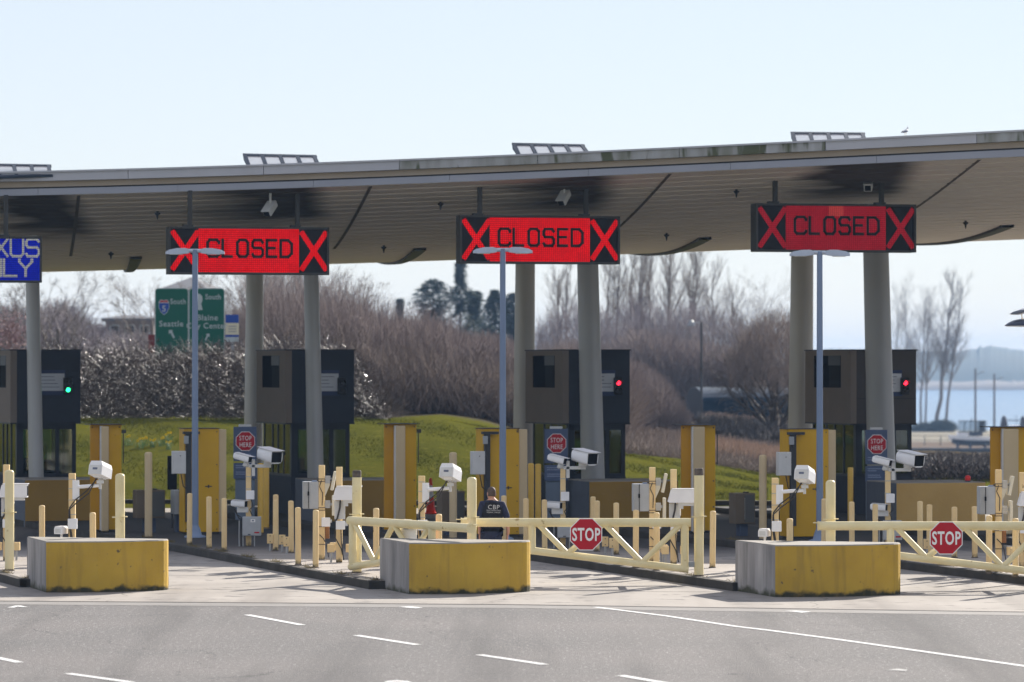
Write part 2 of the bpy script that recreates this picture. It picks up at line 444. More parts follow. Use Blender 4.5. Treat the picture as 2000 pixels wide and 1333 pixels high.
def led_mat(name, c, s):
    """emissive LED dots on a dark board"""
    m = bpy.data.materials.new(name); m.use_nodes = True
    nt = m.node_tree; b = nt.nodes['Principled BSDF']
    b.inputs['Base Color'].default_value = (c[0]*.12, c[1]*.12, c[2]*.12, 1); b.inputs['Roughness'].default_value = .8; b.inputs['Specular IOR Level'].default_value = .05
    tc = nt.nodes.new('ShaderNodeTexCoord'); sp = nt.nodes.new('ShaderNodeSeparateXYZ')
    nt.links.new(tc.outputs['Object'], sp.inputs[0])
    outs = []
    for ax in ('X', 'Z'):
        a = nt.nodes.new('ShaderNodeMath'); a.operation = 'MULTIPLY'; a.inputs[1].default_value = 1/.048
        nt.links.new(sp.outputs[ax], a.inputs[0])
        p = nt.nodes.new('ShaderNodeMath'); p.operation = 'PINGPONG'; p.inputs[1].default_value = .5
        nt.links.new(a.outputs[0], p.inputs[0])
        r = nt.nodes.new('ShaderNodeMapRange'); r.inputs['From Min'].default_value = .05; r.inputs['From Max'].default_value = .22
        nt.links.new(p.outputs[0], r.inputs['Value']); outs.append(r.outputs[0])
    mu = nt.nodes.new('ShaderNodeMath'); mu.operation = 'MULTIPLY'
    nt.links.new(outs[0], mu.inputs[0]); nt.links.new(outs[1], mu.inputs[1])
    m2 = nt.nodes.new('ShaderNodeMapRange'); m2.inputs['To Min'].default_value = s*.12; m2.inputs['To Max'].default_value = s*1.25
    nt.links.new(mu.outputs[0], m2.inputs['Value'])
    b.inputs['Emission Color'].default_value = (*c, 1)
    sc = nt.nodes.new('ShaderNodeVectorMath'); sc.operation = 'SCALE'; sc.inputs['Scale'].default_value = 1/.29
    fl = nt.nodes.new('ShaderNodeVectorMath'); fl.operation = 'FLOOR'
    cb = nt.nodes.new('ShaderNodeCombineXYZ'); nt.links.new(sp.outputs['X'], cb.inputs['X']); nt.links.new(sp.outputs['Z'], cb.inputs['Z'])
    nt.links.new(cb.outputs[0], sc.inputs[0]); nt.links.new(sc.outputs[0], fl.inputs[0])
    wn_ = nt.nodes.new('ShaderNodeTexWhiteNoise'); nt.links.new(fl.outputs[0], wn_.inputs['Vector'])
    v1 = nt.nodes.new('ShaderNodeMapRange'); v1.inputs['To Min'].default_value = .80; v1.inputs['To Max'].default_value = 1.05
    nt.links.new(wn_.outputs['Value'], v1.inputs['Value'])
    nz = nt.nodes.new('ShaderNodeTexNoise'); nz.inputs['Scale'].default_value = 26; nz.inputs['Detail'].default_value = 2; nt.links.new(tc.outputs['Object'], nz.inputs['Vector'])
    v2 = nt.nodes.new('ShaderNodeMapRange'); v2.inputs['From Min'].default_value = .35; v2.inputs['From Max'].default_value = .65; v2.inputs['To Min'].default_value = .72; v2.inputs['To Max'].default_value = 1.15
    nt.links.new(nz.outputs['Fac'], v2.inputs['Value'])
    q1 = nt.nodes.new('ShaderNodeMath'); q1.operation = 'MULTIPLY'; q2 = nt.nodes.new('ShaderNodeMath'); q2.operation = 'MULTIPLY'
    nt.links.new(v1.outputs[0], q1.inputs[0]); nt.links.new(v2.outputs[0], q1.inputs[1]); nt.links.new(q1.outputs[0], q2.inputs[0]); nt.links.new(m2.outputs[0], q2.inputs[1])
    nt.links.new(q2.outputs[0], b.inputs['Emission Strength'])
    return m
M['led_red'] = led_mat('led_red', (1.0, .004, .008), .37)
M['led_dim'] = led_mat('led_dim_red', (1.0, .03, .06), .13)
M['led_patch'] = led_mat('led_worn_patch', (1.0, .10, .09), .22)
M['led_blue'] = led_mat('led_blue', (.008, .02, .62), .26)
M['led_white'] = led_mat('led_white', (.62, .62, .62), .24)
M['led_off'] = mat('led_off', (.010, .010, .011), .6)

def glass_mat(name, tint, gl=.12):
    m = bpy.data.materials.new(name); m.use_nodes = True
    nt = m.node_tree
    for n in list(nt.nodes):
        if n.type == 'BSDF_PRINCIPLED': nt.nodes.remove(n)
    out = nt.nodes['Material Output']
    t = nt.nodes.new('ShaderNodeBsdfTransparent'); t.inputs[0].default_value = (*tint, 1)
    g = nt.nodes.new('ShaderNodeBsdfGlossy'); g.inputs['Roughness'].default_value = .03
    fr = nt.nodes.new('ShaderNodeFresnel'); fr.inputs[0].default_value = 1.5
    ad = nt.nodes.new('ShaderNodeMath'); ad.operation = 'ADD'; ad.inputs[1].default_value = gl
    nt.links.new(fr.outputs[0], ad.inputs[0])
    mx = nt.nodes.new('ShaderNodeMixShader')
    nt.links.new(ad.outputs[0], mx.inputs[0]); nt.links.new(t.outputs[0], mx.inputs[1]); nt.links.new(g.outputs[0], mx.inputs[2])
    nt.links.new(mx.outputs[0], out.inputs[0])
    return m
M['glass'] = glass_mat('booth_glass', (.50, .62, .58), .04)
M['boat_glass'] = glass_mat('boat_glass', (.75, .78, .8), .05)

def text_mesh(txt, size, mats, sx=1.0, ext=.004, bold=0.0, space=1.0, align='CENTER'):
    """text standing in the x,z plane facing -y, centred on its baseline"""
    cu = bpy.data.curves.new('lettering', 'FONT'); cu.body = txt; cu.size = size; cu.extrude = ext; cu.offset = bold
    cu.align_x = align; cu.space_character = space; cu.resolution_u = 3
    o = bpy.data.objects.new('tmp_text', cu); col.objects.link(o)
    dg = bpy.context.evaluated_depsgraph_get()
    me = bpy.data.meshes.new_from_object(o.evaluated_get(dg))
    col.objects.unlink(o); bpy.data.objects.remove(o)
    me.transform(Matrix.Rotation(R(90), 4, 'X')); me.transform(Matrix.Diagonal((sx, 1, 1, 1)))
    me.materials.clear(); me.materials.append(mats)
    return me

def text_part(txt, size, m, parent, loc, name='lettering', **k):
    o = bpy.data.objects.new(name, text_mesh(txt, size, m, **k)); o.location = loc
    return link(o, parent)

A = R(17)                 # the lanes run away from the camera 17 degrees to the left
U = Vector((-math.sin(A), math.cos(A), 0)); V = Vector((math.cos(A), math.sin(A), 0))

# ================================================================== SETTING
def pxpoly(pts, z):
    return [gp(x, y, z) for x, y in pts]

# terrain: one sheet out past the horizon
def sm(t):
    t = max(0., min(1., t)); return t*t*(3-2*t)
def mound_top(px):
    xs = [-3000, 60, 470, 860, 950, 1060, 1230, 1360, 1500, 1600, 4000]
    zs = [2.1, 2.1, 2.1, 2.12, 1.85, 1.35, .85, .55, .12, 0, 0]
    return float(np.interp(px, xs, zs))
def terrain_z(px, D):
    zc = mound_top(px)
    if D < 117: z = -.03
    elif D < 143: z = .12 + (zc - .12)*sm((D-117)/26) if zc > .12 else -.03 + (zc+.03)*sm((D-117)/26)
    else: z = zc
    Dc = 186 + (262-186)*sm((1780-px)/200)
    if D > Dc:
        z = z + (-8 - z)*sm((D-Dc)/130)
    if D > 752: z = -8 - 6*sm((D-752)/60)
    return z
def build_terrain():
    Ds = [-200, 20, 60, 100, 112, 117, 118] + list(np.arange(120, 146, 2.)) + list(np.arange(150, 400, 8.)) + [420, 460, 520, 600, 700, 748, 756, 770, 800, 820, 1000, 2000, 3000, 3800]
    pxs = list(np.arange(-3000, -400, 200.)) + list(np.arange(-400, 2400, 30.)) + list(np.arange(2400, 5001, 200.))
    Vv = []
    for D in Ds:
        for px in pxs:
            e = max(abs(D), 90)
            wide = 1.0 if D > 90 else 1.6
            x = (px-1000)/F*e*wide
            jitter = .05*math.sin(x*1.3+D*.7) * (1 if 120 < D < 400 else 0)
            Vv.append((x, D, terrain_z(px, D) + (jitter if D > 120 else -.02 if D <= 117 else 0)))
    n = len(pxs)
    Fc = [(i*n+j, i*n+j+1, (i+1)*n+j+1, (i+1)*n+j) for i in range(len(Ds)-1) for j in range(n-1)]
    m = M['grass']; nt = m.node_tree; b = nt.nodes['Principled BSDF']
    # grass on the mound, bare earth beyond it, lot and field by the marina
    geo = nt.nodes.new('ShaderNodeNewGeometry'); sp = nt.nodes.new('ShaderNodeSeparateXYZ')
    nt.links.new(geo.outputs['Position'], sp.inputs[0])
    cur = b.inputs['Base Color'].links[0].from_socket
    for (d0, d1, c) in ((150, 158, (.085, .07, .05)), (500, 520, (.16, .125, .095)), (636, 642, (.27, .245, .19)), (760, 780, (.1, .1, .09))):
        r = nt.nodes.new('ShaderNodeMapRange'); r.inputs['From Min'].default_value = d0; r.inputs['From Max'].default_value = d1
        nt.links.new(sp.outputs['Y'], r.inputs['Value'])
        mx = nt.nodes.new('ShaderNodeMix'); mx.data_type = 'RGBA'; mx.inputs['B'].default_value = (*c, 1)
        nt.links.new(cur, mx.inputs['A']); nt.links.new(r.outputs[0], mx.inputs['Factor']); cur = mx.outputs['Result']
    nt.links.new(cur, b.inputs['Base Color'])
    o = fast_mesh('terrain', Vv, Fc, m, kind='structure', smooth=True)
    return o
build_terrain()

# asphalt road in front, concrete apron behind, gutter pan between
def edge_y(px): return float(np.interp(px, [-3000, 0, 1000, 2000, 5000], [1158, 1174, 1181, 1195.5, 1240]))
def strip(name, f0, f1, z, m, x0=-1500, x1=3500, n=40, kind='structure'):
    mb = MB(); a = []; b = []
    for i in range(n+1):
        px = x0 + (x1-x0)*i/n
        a.append(gp(px, f0(px), z)); b.append(gp(px, f1(px), z))
    mb.add(a+b, [(i+1, i, n+1+i, n+2+i) for i in range(n)])
    for i, f in enumerate(mb.f): mb.f[i] = tuple(f)
    o = mb.build(name, m); o['kind'] = kind
    return o
strip('road', lambda p: edge_y(p)+7, lambda p: 2600, .0, M['asphalt'])
strip('gutter_pan', edge_y, lambda p: edge_y(p)+7, .003, M['gutter_pan'])
strip('seam_line', lambda p: edge_y(p)-.5, lambda p: edge_y(p)+.55, .007, M['seam'])
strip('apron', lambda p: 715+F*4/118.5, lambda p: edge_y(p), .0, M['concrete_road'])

# apron joints (sawn control joints running along and across the lanes)
jm = MB()
for k in range(-3, 4):
    a = Vector((-4.9+6.5*k+3.2, 74.5-1.*k, .004)); b = a + U*40
    w = V*.012
    jm.add([a-w, a+w, b+w, b-w], [(0, 1, 2, 3)])
for d in range(8):
    a = Vector((-16, 73.4+d*4.6, .004)) ; b = Vector((16, 70.4+d*4.6, .004)); w = Vector((0, .018, 0))
    jm.add([a-w, b-w, b+w, a+w], [(0, 1, 2, 3)])
o = jm.build('joint_lines', M['seam']); o['kind'] = 'structure'

nt = M['concrete_road'].node_tree; b = nt.nodes['Principled BSDF']; geo = nt.nodes.new('ShaderNodeNewGeometry'); sp = nt.nodes.new('ShaderNodeSeparateXYZ')  # canopy shade on the apron, put into the concrete colour
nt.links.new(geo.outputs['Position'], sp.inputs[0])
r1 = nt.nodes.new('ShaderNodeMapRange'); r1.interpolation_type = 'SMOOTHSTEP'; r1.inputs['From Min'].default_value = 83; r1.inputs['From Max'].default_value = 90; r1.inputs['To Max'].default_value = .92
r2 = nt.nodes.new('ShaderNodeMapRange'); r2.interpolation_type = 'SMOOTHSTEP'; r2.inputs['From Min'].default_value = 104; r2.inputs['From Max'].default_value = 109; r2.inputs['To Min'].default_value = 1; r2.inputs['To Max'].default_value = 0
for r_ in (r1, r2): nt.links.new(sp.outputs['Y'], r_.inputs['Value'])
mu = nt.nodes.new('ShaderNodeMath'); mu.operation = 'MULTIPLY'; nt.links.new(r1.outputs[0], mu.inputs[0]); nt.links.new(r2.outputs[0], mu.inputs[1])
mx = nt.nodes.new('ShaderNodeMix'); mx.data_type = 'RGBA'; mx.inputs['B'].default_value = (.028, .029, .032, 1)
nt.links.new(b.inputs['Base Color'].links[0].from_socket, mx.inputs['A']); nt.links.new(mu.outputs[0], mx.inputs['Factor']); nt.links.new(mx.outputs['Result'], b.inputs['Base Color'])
nt = M['island_top'].node_tree; b = nt.nodes['Principled BSDF']; geo = nt.nodes.new('ShaderNodeNewGeometry'); sp = nt.nodes.new('ShaderNodeSeparateXYZ')  # island tops: canopy shade put into their colour as well
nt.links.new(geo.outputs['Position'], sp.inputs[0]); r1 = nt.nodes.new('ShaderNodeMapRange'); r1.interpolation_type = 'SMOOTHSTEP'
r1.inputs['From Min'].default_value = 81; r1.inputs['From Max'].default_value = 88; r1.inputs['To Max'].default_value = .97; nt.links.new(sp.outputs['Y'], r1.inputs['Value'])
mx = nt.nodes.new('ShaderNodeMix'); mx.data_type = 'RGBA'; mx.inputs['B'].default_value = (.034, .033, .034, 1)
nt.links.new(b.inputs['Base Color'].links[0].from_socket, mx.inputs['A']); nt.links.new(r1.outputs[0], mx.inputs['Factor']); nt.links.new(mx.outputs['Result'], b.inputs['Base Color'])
# painted markings
def dash(p0, p1, w=.12, m='white_paint', z=.006, name='lane_marking'):
    a = gp(*p0, z); b = gp(*p1, z); d = (b-a).normalized(); n = Vector((-d.y, d.x, 0))*w/2
    mb = MB().add([a-n, b-n, b+n, a+n], [(0, 1, 2, 3)])
    o = mb.build(name, M[m]); o['kind'] = 'structure'; return o
for p0, p1 in (((483, 1201), (590, 1221)), ((696, 1241), (815, 1259.5)), ((936, 1279), (1064, 1298)), ((1213, 1319.5), (1345, 1342)),
               ((-70, 1271), (38, 1294)), ((132, 1315.5), (258, 1333))):
    dash(p0, p1, .13)
ln = [(1163, 1186), (1300, 1203), (1440, 1224), (1500, 1231), (1640, 1249.5), (1820, 1275), (2000, 1301), (2200, 1331)]
mb = MB(); pl = []
for i, p in enumerate(ln):
    a = gp(*p, .006); q = gp(*ln[min(i+1, len(ln)-1)], .006) - gp(*ln[max(i-1, 0)], .006); q.normalize()
    n_ = Vector((-q.y, q.x, 0))*.06; pl += [a-n_, a+n_]
mb.add(pl, [(2*i+1, 2*i, 2*i+2, 2*i+3) for i in range(len(ln)-1)])
o = mb.build('edge_line', M['white_paint']); o['kind'] = 'structure'
def road_mark(pts, m='white_paint'):
    pp = [gp(x, y, .006) for x, y in pts]
    o = MB().add(pp, [tuple(reversed(range(len(pp))))]).build('road_marking', M[m]); o['kind'] = 'structure'
road_mark([(14, 1187), (30, 1183.2), (40, 1183), (55, 1186), (44, 1186), (34, 1185), (28, 1187)])
road_mark([(778, 1186), (800, 1184.5), (826, 1187), (812, 1188.5), (795, 1187)])
road_mark([(1533, 1193.5), (1556, 1193), (1585, 1195.5), (1566, 1197), (1550, 1195)])
road_mark([(1730, 1309), (1752, 1306.5), (1773, 1308.5), (1769, 1311), (1748, 1309.5)], 'faded_paint')
road_mark([(748, 1333), (757, 1330.5), (775, 1329), (798, 1331), (806, 1334), (795, 1334), (775, 1331.5), (760, 1333)])

def wear(m, colr, fac):
    nt = m.node_tree; b = nt.nodes['Principled BSDF']; geo = nt.nodes.new('ShaderNodeNewGeometry')
    cur = b.inputs['Base Color'].links[0].from_socket
    mp = nt.nodes.new('ShaderNodeMapping'); mp.inputs['Rotation'].default_value = (0, 0, R(20)); mp.inputs['Scale'].default_value = (.75, .05, 1)
    nt.links.new(geo.outputs['Position'], mp.inputs['Vector'])
    n = nt.nodes.new('ShaderNodeTexNoise'); n.inputs['Scale'].default_value = 1.0; n.inputs['Detail'].default_value = 3; nt.links.new(mp.outputs[0], n.inputs['Vector'])
    r = nt.nodes.new('ShaderNodeMapRange'); r.inputs['From Min'].default_value = .5; r.inputs['From Max'].default_value = .68; r.inputs['To Max'].default_value = fac; nt.links.new(n.outputs['Fac'], r.inputs['Value'])
    mx = nt.nodes.new('ShaderNodeMix'); mx.data_type = 'RGBA'; mx.inputs['B'].default_value = (*colr, 1)
    nt.links.new(cur, mx.inputs['A']); nt.links.new(r.outputs[0], mx.inputs['Factor'])
    vo = nt.nodes.new('ShaderNodeTexVoronoi'); vo.feature = 'DISTANCE_TO_EDGE'; vo.inputs['Scale'].default_value = .16
    wp = nt.nodes.new('ShaderNodeTexNoise'); wp.inputs['Scale'].default_value = .8; wp.inputs['Detail'].default_value = 5; nt.links.new(geo.outputs['Position'], wp.inputs['Vector'])
    av = nt.nodes.new('ShaderNodeVectorMath'); av.operation = 'MULTIPLY_ADD'; av.inputs[1].default_value = (1.6, 1.6, 0); nt.links.new(wp.outputs['Color'], av.inputs[0]); nt.links.new(geo.outputs['Position'], av.inputs[2])
    nt.links.new(av.outputs[0], vo.inputs['Vector'])
    rc = nt.nodes.new('ShaderNodeMapRange'); rc.inputs['From Min'].default_value = .0; rc.inputs['From Max'].default_value = .0035; rc.inputs['To Min'].default_value = .55; rc.inputs['To Max'].default_value = 0; nt.links.new(vo.outputs['Distance'], rc.inputs['Value'])
    m2 = nt.nodes.new('ShaderNodeMix'); m2.data_type = 'RGBA'; m2.inputs['B'].default_value = (.03, .03, .03, 1)
    nt.links.new(mx.outputs['Result'], m2.inputs['A']); nt.links.new(rc.outputs[0], m2.inputs['Factor']); nt.links.new(m2.outputs['Result'], b.inputs['Base Color'])
wear(M['asphalt'], (.088, .085, .083), .75)
wear(M['concrete_road'], (.15, .135, .12), .55)
# islands with kerbs
ISL = [((-8.95, 73.2), (-14.9, 92)), ((-2.62, 72.6), (-9.15, 93)), ((3.86, 72.0), (-2.75, 93)), ((10.2, 71.0), (4.0, 92)), ((16.7, 70.3), (11.2, 91)), ((-15.4, 74), (-21.8, 93))]
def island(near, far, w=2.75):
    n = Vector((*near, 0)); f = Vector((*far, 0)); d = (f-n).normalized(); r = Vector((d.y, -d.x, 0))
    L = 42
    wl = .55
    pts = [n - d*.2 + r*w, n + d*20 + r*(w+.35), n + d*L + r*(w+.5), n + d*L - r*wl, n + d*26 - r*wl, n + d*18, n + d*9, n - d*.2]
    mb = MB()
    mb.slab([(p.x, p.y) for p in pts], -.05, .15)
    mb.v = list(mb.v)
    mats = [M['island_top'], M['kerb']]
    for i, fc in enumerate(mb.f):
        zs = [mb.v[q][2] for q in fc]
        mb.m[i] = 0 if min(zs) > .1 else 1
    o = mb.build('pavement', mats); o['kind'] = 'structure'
    # kerb stone cap a little proud along the camera side
    kb = MB(); c0 = n - d*.2; c1 = n + d*18
    kb.box(0, .16, 0, 18.2, -.02, .154, Matrix.Translation(c0) @ Matrix(((r.x, d.x, 0, 0), (r.y, d.y, 0, 0), (0, 0, 1, 0), (0, 0, 0, 1))) @ Matrix.Translation((-.004, 0, 0)), bev=.02)
    k = kb.build('kerb', M['kerb']); k['kind'] = 'structure'
    jb = MB()
    for q in range(1, 12):
        c = n + d*(1.5*q+.4)
        jb.add([c, c + r*(w), c + r*(w) + d*.015, c + d*.015], [(0, 1, 2, 3)])
    for i, v in enumerate(jb.v): jb.v[i] = (v[0], v[1], .158)
    j = jb.build('pavement_joints', M['seam']); j['kind'] = 'structure'
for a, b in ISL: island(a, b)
# kerb at the foot of the grass mound
mb = MB(); pts = [(-1500, 988), (0, 988), (300, 988), (900, 990), (1100, 992), (1430, 990), (1700, 992), (2500, 994)]
for i in range(len(pts)-1):
    a = gp(*pts[i], .0); b = gp(*pts[i+1], .0); d = (b-a).normalized(); n_ = Vector((-d.y, d.x, 0))
    mb.box(0, (b-a).length, 0, .3, -.1, .17, Matrix.Translation(a) @ Matrix(((d.x, n_.x, 0, 0), (d.y, n_.y, 0, 0), (0, 0, 1, 0), (0, 0, 0, 1))))
o = mb.build('mound_kerb', M['kerb']); o['kind'] = 'structure'

# water and the far shore
def water():
    m = mat('sea_water', (.05, .13, .24), .18, bump=.35, bscale=.35, stretch=(.3, 1.0, 1))
    xs = 2600
    o = MB().add([(-xs, 700, -9.5), (xs, 700, -9.5), (xs, 2500, -9.5), (-xs, 2500, -9.5)], [(0, 1, 2, 3)]).build('water', m)
    o['kind'] = 'structure'
water()
def far_hills(name, D0, depth, top_px, seed, base=-9.6, m='hill', spiky=1.0, x0=-600, x1=3000, step=3.0):
    rnd = random.Random(seed)
    n = int((x1-x0)/step); rows = []
    ph = [rnd.uniform(0, 6.28) for _ in range(8)]
    tops = []; low = []
    for i in range(n+1):
        px = x0 + step*i
        y = float(np.interp(px, *zip(*top_px)))
        y += 2.2*math.sin(px/41+ph[0]) + 1.4*math.sin(px/17+ph[1]) + rnd.uniform(-1, 1)*1.3*spiky
        low.append(float(np.interp(px, *zip(*top_px))) + 2.2*math.sin(px/41+ph[0]))
        if rnd.random() < .05*spiky: y -= rnd.uniform(2, 7)
        tops.append(y)
    fr = ((0, 0, 0), (.05, .02, .35), (.2, .05, .7), (.5, .1, .93), (1, .15, 1))
    for u_, _, h in fr:
        D = D0 + depth*u_
        rows.append([at(x0+step*i, D, base + (zat(tops[i] if h > .9 else low[i], D) - base)*h) for i in range(n+1)])
    rows.append([at(x0+step*i, D0+depth*1.6, base) for i in range(n+1)])
    mb = MB(); vs = [p for r_ in rows for p in r_]; w = n+1
    mb.add(vs, [(i*w+j, i*w+j+1, (i+1)*w+j+1, (i+1)*w+j) for i in range(len(rows)-1) for j in range(n)])
    mb.smooth = [True]*len(mb.f)
    o = mb.build(name, M[m]); o['kind'] = 'structure'
far_hills('hills', 2350, 500, [(-600, 690), (700, 690), (1000, 682), (1500, 682), (1650, 684), (1800, 683), (1860, 688), (1930, 680), (2000, 684), (2300, 680), (3000, 690)], 3)
far_hills('far_shore', 2250, 80, [(-600, 752), (1700, 752), (1890, 746), (1940, 742), (2050, 744), (3000, 750)], 5, m='beach', spiky=.4)

# ================================================================== CANOPY
XS = [-400, 0, 350, 700, 1000, 1360, 1700, 2000, 2400]
YB = [388, 382.5, 374.5, 364, 353, 334, 319, 307, 289]          # underside of the fascia
YT = [343, 336, 327, 316, 304, 286.5, 269.5, 254, 234]          # top edge
YR = [535, 527.5, 517, 507, 497, 483, 470, 461, 447]            # rear edge
pb = np.polyfit(XS, YB, 3); pt_ = np.polyfit(XS, YT, 3); pr = np.polyfit(XS, YR, 2)
def Dfront(X): return 96.2 - .13*X
def px_at(X, D): return 1000 + X/D*F
def zf(X): D = Dfront(X); return zat(float(np.polyval(pb, px_at(X, D))), D)
def ztop(X): D = Dfront(X); return zat(float(np.polyval(pt_, px_at(X, D))), D)
def zr(X): D = Dfront(X)+26; return zat(float(np.polyval(pr, px_at(X, D))), D)
def soff(X, t):
    """underside point at cross-position X and depth fraction t"""
    a, b = zf(X), zr(X)
    return Vector((X, Dfront(X) + 26*t, a + (b-a)*t - .80*math.sin(math.pi*t)))
CX = [(-19 + 38*i/44) for i in range(45)]
DARK_PATCHES = []
for (x0, xm, x1, yb_) in ((-60, 40, 165, 452), (330, 520, 650, 424), (960, 1110, 1212, 408), (1520, 1600, 1792, 380)):
    # yb_: the row of the photo where the dark patch ends -> depth on the underside
    best = min((abs(YH - (soff((xm-1000)/F*98, t/50).z - CH)*F/soff((xm-1000)/F*98, t/50).y - yb_), t/50) for t in range(51))[1]
    De = Dfront((x1-1000)/F*98) + 26*best
    DARK_PATCHES.append(((x0-1000)/F*98, (xm-1000)/F*98, (x1-1000)/F*98, De-.6, De+2.4))
M['soffit'] = soffit_mat()
canopy = thing('canopy', 'long grey canopy roof with pale planked underside spanning all the inspection lanes', 'canopy roof', (0, 96, 0))
CO = Vector((0, 96, 0))
NP = 42
for j in range(NP):
    t0, t1 = j/NP, (j+1)/NP
    g = .10/NP*1.0
    mb = MB(); vs = []
    for X in CX:
        a = soff(X, t0+g) - CO; b = soff(X, t1-g) - CO
        vs += [a, b, b + Vector((0, 0, .05)), a + Vector((0, 0, .05))]
    fs = []
    for i in range(len(CX)-1):
        for q in range(4):
            r_ = (q+1) % 4
            fs.append((i*4+q, i*4+r_, (i+1)*4+r_, (i+1)*4+q))
    mb.add(vs, fs)
    mb.build('soffit_plank', M['soffit'], canopy)
# dark void above the planks, roof deck
mb = MB(); vs = []
for X in CX:
    for t in (0, .12, .25, .4, .55, .7, .85, 1):
        vs.append(soff(X, t) - CO + Vector((0, 0, .07)))
mb.add(vs, [(i*8+j, i*8+j+1, (i+1)*8+j+1, (i+1)*8+j) for i in range(len(CX)-1) for j in range(7)])
mb.build('soffit_backing', M['dark'], canopy)
mb = MB(); vs = []
for X in CX:
    D = Dfront(X)
    p0 = Vector((X, D+.05, ztop(X)-.02)); p1 = Vector((X, D+26, zr(X)+.42))
    vs += [p0-CO, p0.lerp(p1, .5)-CO, p1-CO, p1-CO-Vector((0, 0, .5)), p1-CO-Vector((0, .5, .42))]
mb.add(vs, [(i*5+j, i*5+j+1, (i+1)*5+j+1, (i+1)*5+j) for i in range(len(CX)-1) for j in range(4)])
mb.build('roof_deck', M['roof'], canopy)
# rear edge roll (the rounded trailing edge)
mb = MB(); rings = []
for X in CX:
    c = soff(X, 1.0) - CO + Vector((0, 0, .24))
    rings.append([c + Vector((0, .28*math.cos(a)*1.0, .26*math.sin(a))) for a in [math.pi*2*k/10 for k in range(10)]])
mb.rings(rings); mb.build('rear_edge', M['soffit'], canopy)
# front edge layers, as boards following the edge
def board(name, zlo, zhi, y0, y1, m, xa=-19, xb=19, n=40, mats=None):
    mb = MB(); vs = []
    for i in range(n+1):
        X = xa + (xb-xa)*i/n; D = Dfront(X)
        lo, hi = zf(X), ztop(X)
        a, b = lo + (hi-lo)*zlo, lo + (hi-lo)*zhi
        for y, z in ((y0, a), (y1, a), (y1, b), (y0, b)): vs.append(Vector((X, D+y, z)) - CO)
    fs = [(i*4+q, i*4+(q+1) % 4, (i+1)*4+(q+1) % 4, (i+1)*4+q) for i in range(n) for q in range(4)]
    fs += [(0, 3, 2, 1), (n*4, n*4+1, n*4+2, n*4+3)]
    mb.add(vs, [tuple(reversed(f)) for f in fs]); return mb.build(name, m, canopy)
JX = [(p-1000)/F*96 for p in (-320, -40, 241, 511, 779, 1050, 1325, 1606, 1894, 2180, 2460)]
for i in range(len(JX)-1):
    mo = i in (4, 5, 6, 8)
    board('gutter_panel', .58, .93, -.22, .02, M['gutter_moss' if mo else 'gutter'], JX[i]+.006, JX[i+1]-.006, 8)
board('gutter_lip', .93, 1.0, -.26, .05, M['gutter'])
board('fascia_recess', .34, .575, -.02, .04, M['beige'])
board('shadow_gap', .27, .34, .03, .08, M['dark'])
for i in range(len(JX)-1):
    o_ = 1.2
    board('fascia_panel', .0, .27, -.10, .03, M['fascia'], max(-19, JX[i]+o_)+.004, min(19, JX[i+1]+o_)-.004, 8)
M['seam_brown'] = mat('soffit_seam_brown', (.16, .14, .12), .9)
# seams across the underside, running back along the lanes
def seam(px0, t0, t1, dx, w=.09, d=.05, lift=0.0):
    mb = MB(); L = []; X0 = (px0-1000)/F*(96+26*t0)
    for i in range(13):
        t = t0 + (t1-t0)*i/12; X = X0 + dx*(t-t0)*26
        ww = w*(1 if lift == 0 else (.25 + .75*(1-i/12)))
        for s_, zz in ((-1, 0), (1, 0), (1, d), (-1, d)):
            p = soff(X + s_*ww, t) - CO; p.z += .03 - zz; L.append(p)
    mb.add(L, [(i*4+q, i*4+(q+1) % 4, (i+1)*4+(q+1) % 4, (i+1)*4+q) for i in range(12) for q in range(4)])
    mb.build('soffit_seam', M['dark'] if lift else M['seam_brown'], canopy)
for p in (140, 722, 1308, 1902):
    seam(p, .005, .40, -.13, .04, .035)
for p in (255, 820, 1376, 1955):
    seam(p, .42, .98, -.12, .16, .10, 1)
# small soffit fittings
for (px, py) in ((298, 415), (860, 397), (1436, 372), (205, 497), (748, 483), (1301, 461), (1875, 437)):
    best = min((abs(YH - (soff((px-1000)/F*(96+26*t/60), t/60).z-CH)*F/soff((px-1000)/F*(96+26*t/60), t/60).y - (py-4)), t/60) for t in range(61))[1]
    p = soff((px-1000)/F*(96+26*best), best) - CO
    MB().lathe([(.03, 0), (.03, -.03), (.075, -.04), (.07, -.07), (.03, -.10), (.012, -.20)], 10, p).build('soffit_sprinkler', M['dark'], canopy)
# columns: blade-shaped, long along the lane, slightly raked back
def column(xt, yt_px, xb, wide, D, zt, lean):
    base = at(xb, D, .1) - CO
    topx = (xt-1000)/F*D
    rings = []
    for i in range(9):
        f = i/8; z = .1 + (zt-.1)*f; cx = base.x + (topx - base.x)*f
        sc = 1.0 - .13*f
        ring = []
        for k in range(28):
            a = 2*math.pi*k/28; la = math.copysign(abs(math.cos(a))**.75, math.cos(a))*wide[0]/2*sc; lb = math.copysign(abs(math.sin(a))**.75, math.sin(a))*wide[1]/2*sc
            q = V*lb + U*la
            ring.append(Vector((cx + q.x, base.y + q.y, z)))
        rings.append(ring)
    mb = MB().rings(rings)
    c = mb.build('column', M['col'], canopy)
    return c
for (xt, xb, wd) in ((62, 72, (.95, .33)), (606, 618, (.95, .33)), (1146, 1160, (1.35, .40)), (1709, 1724, (1.45, .44))):
    D = 104.; X = (xt-1000)/F*D
    column(xt, 0, xb, wd, D, soff(X, (D-Dfront(X))/26).z+.1, 0)
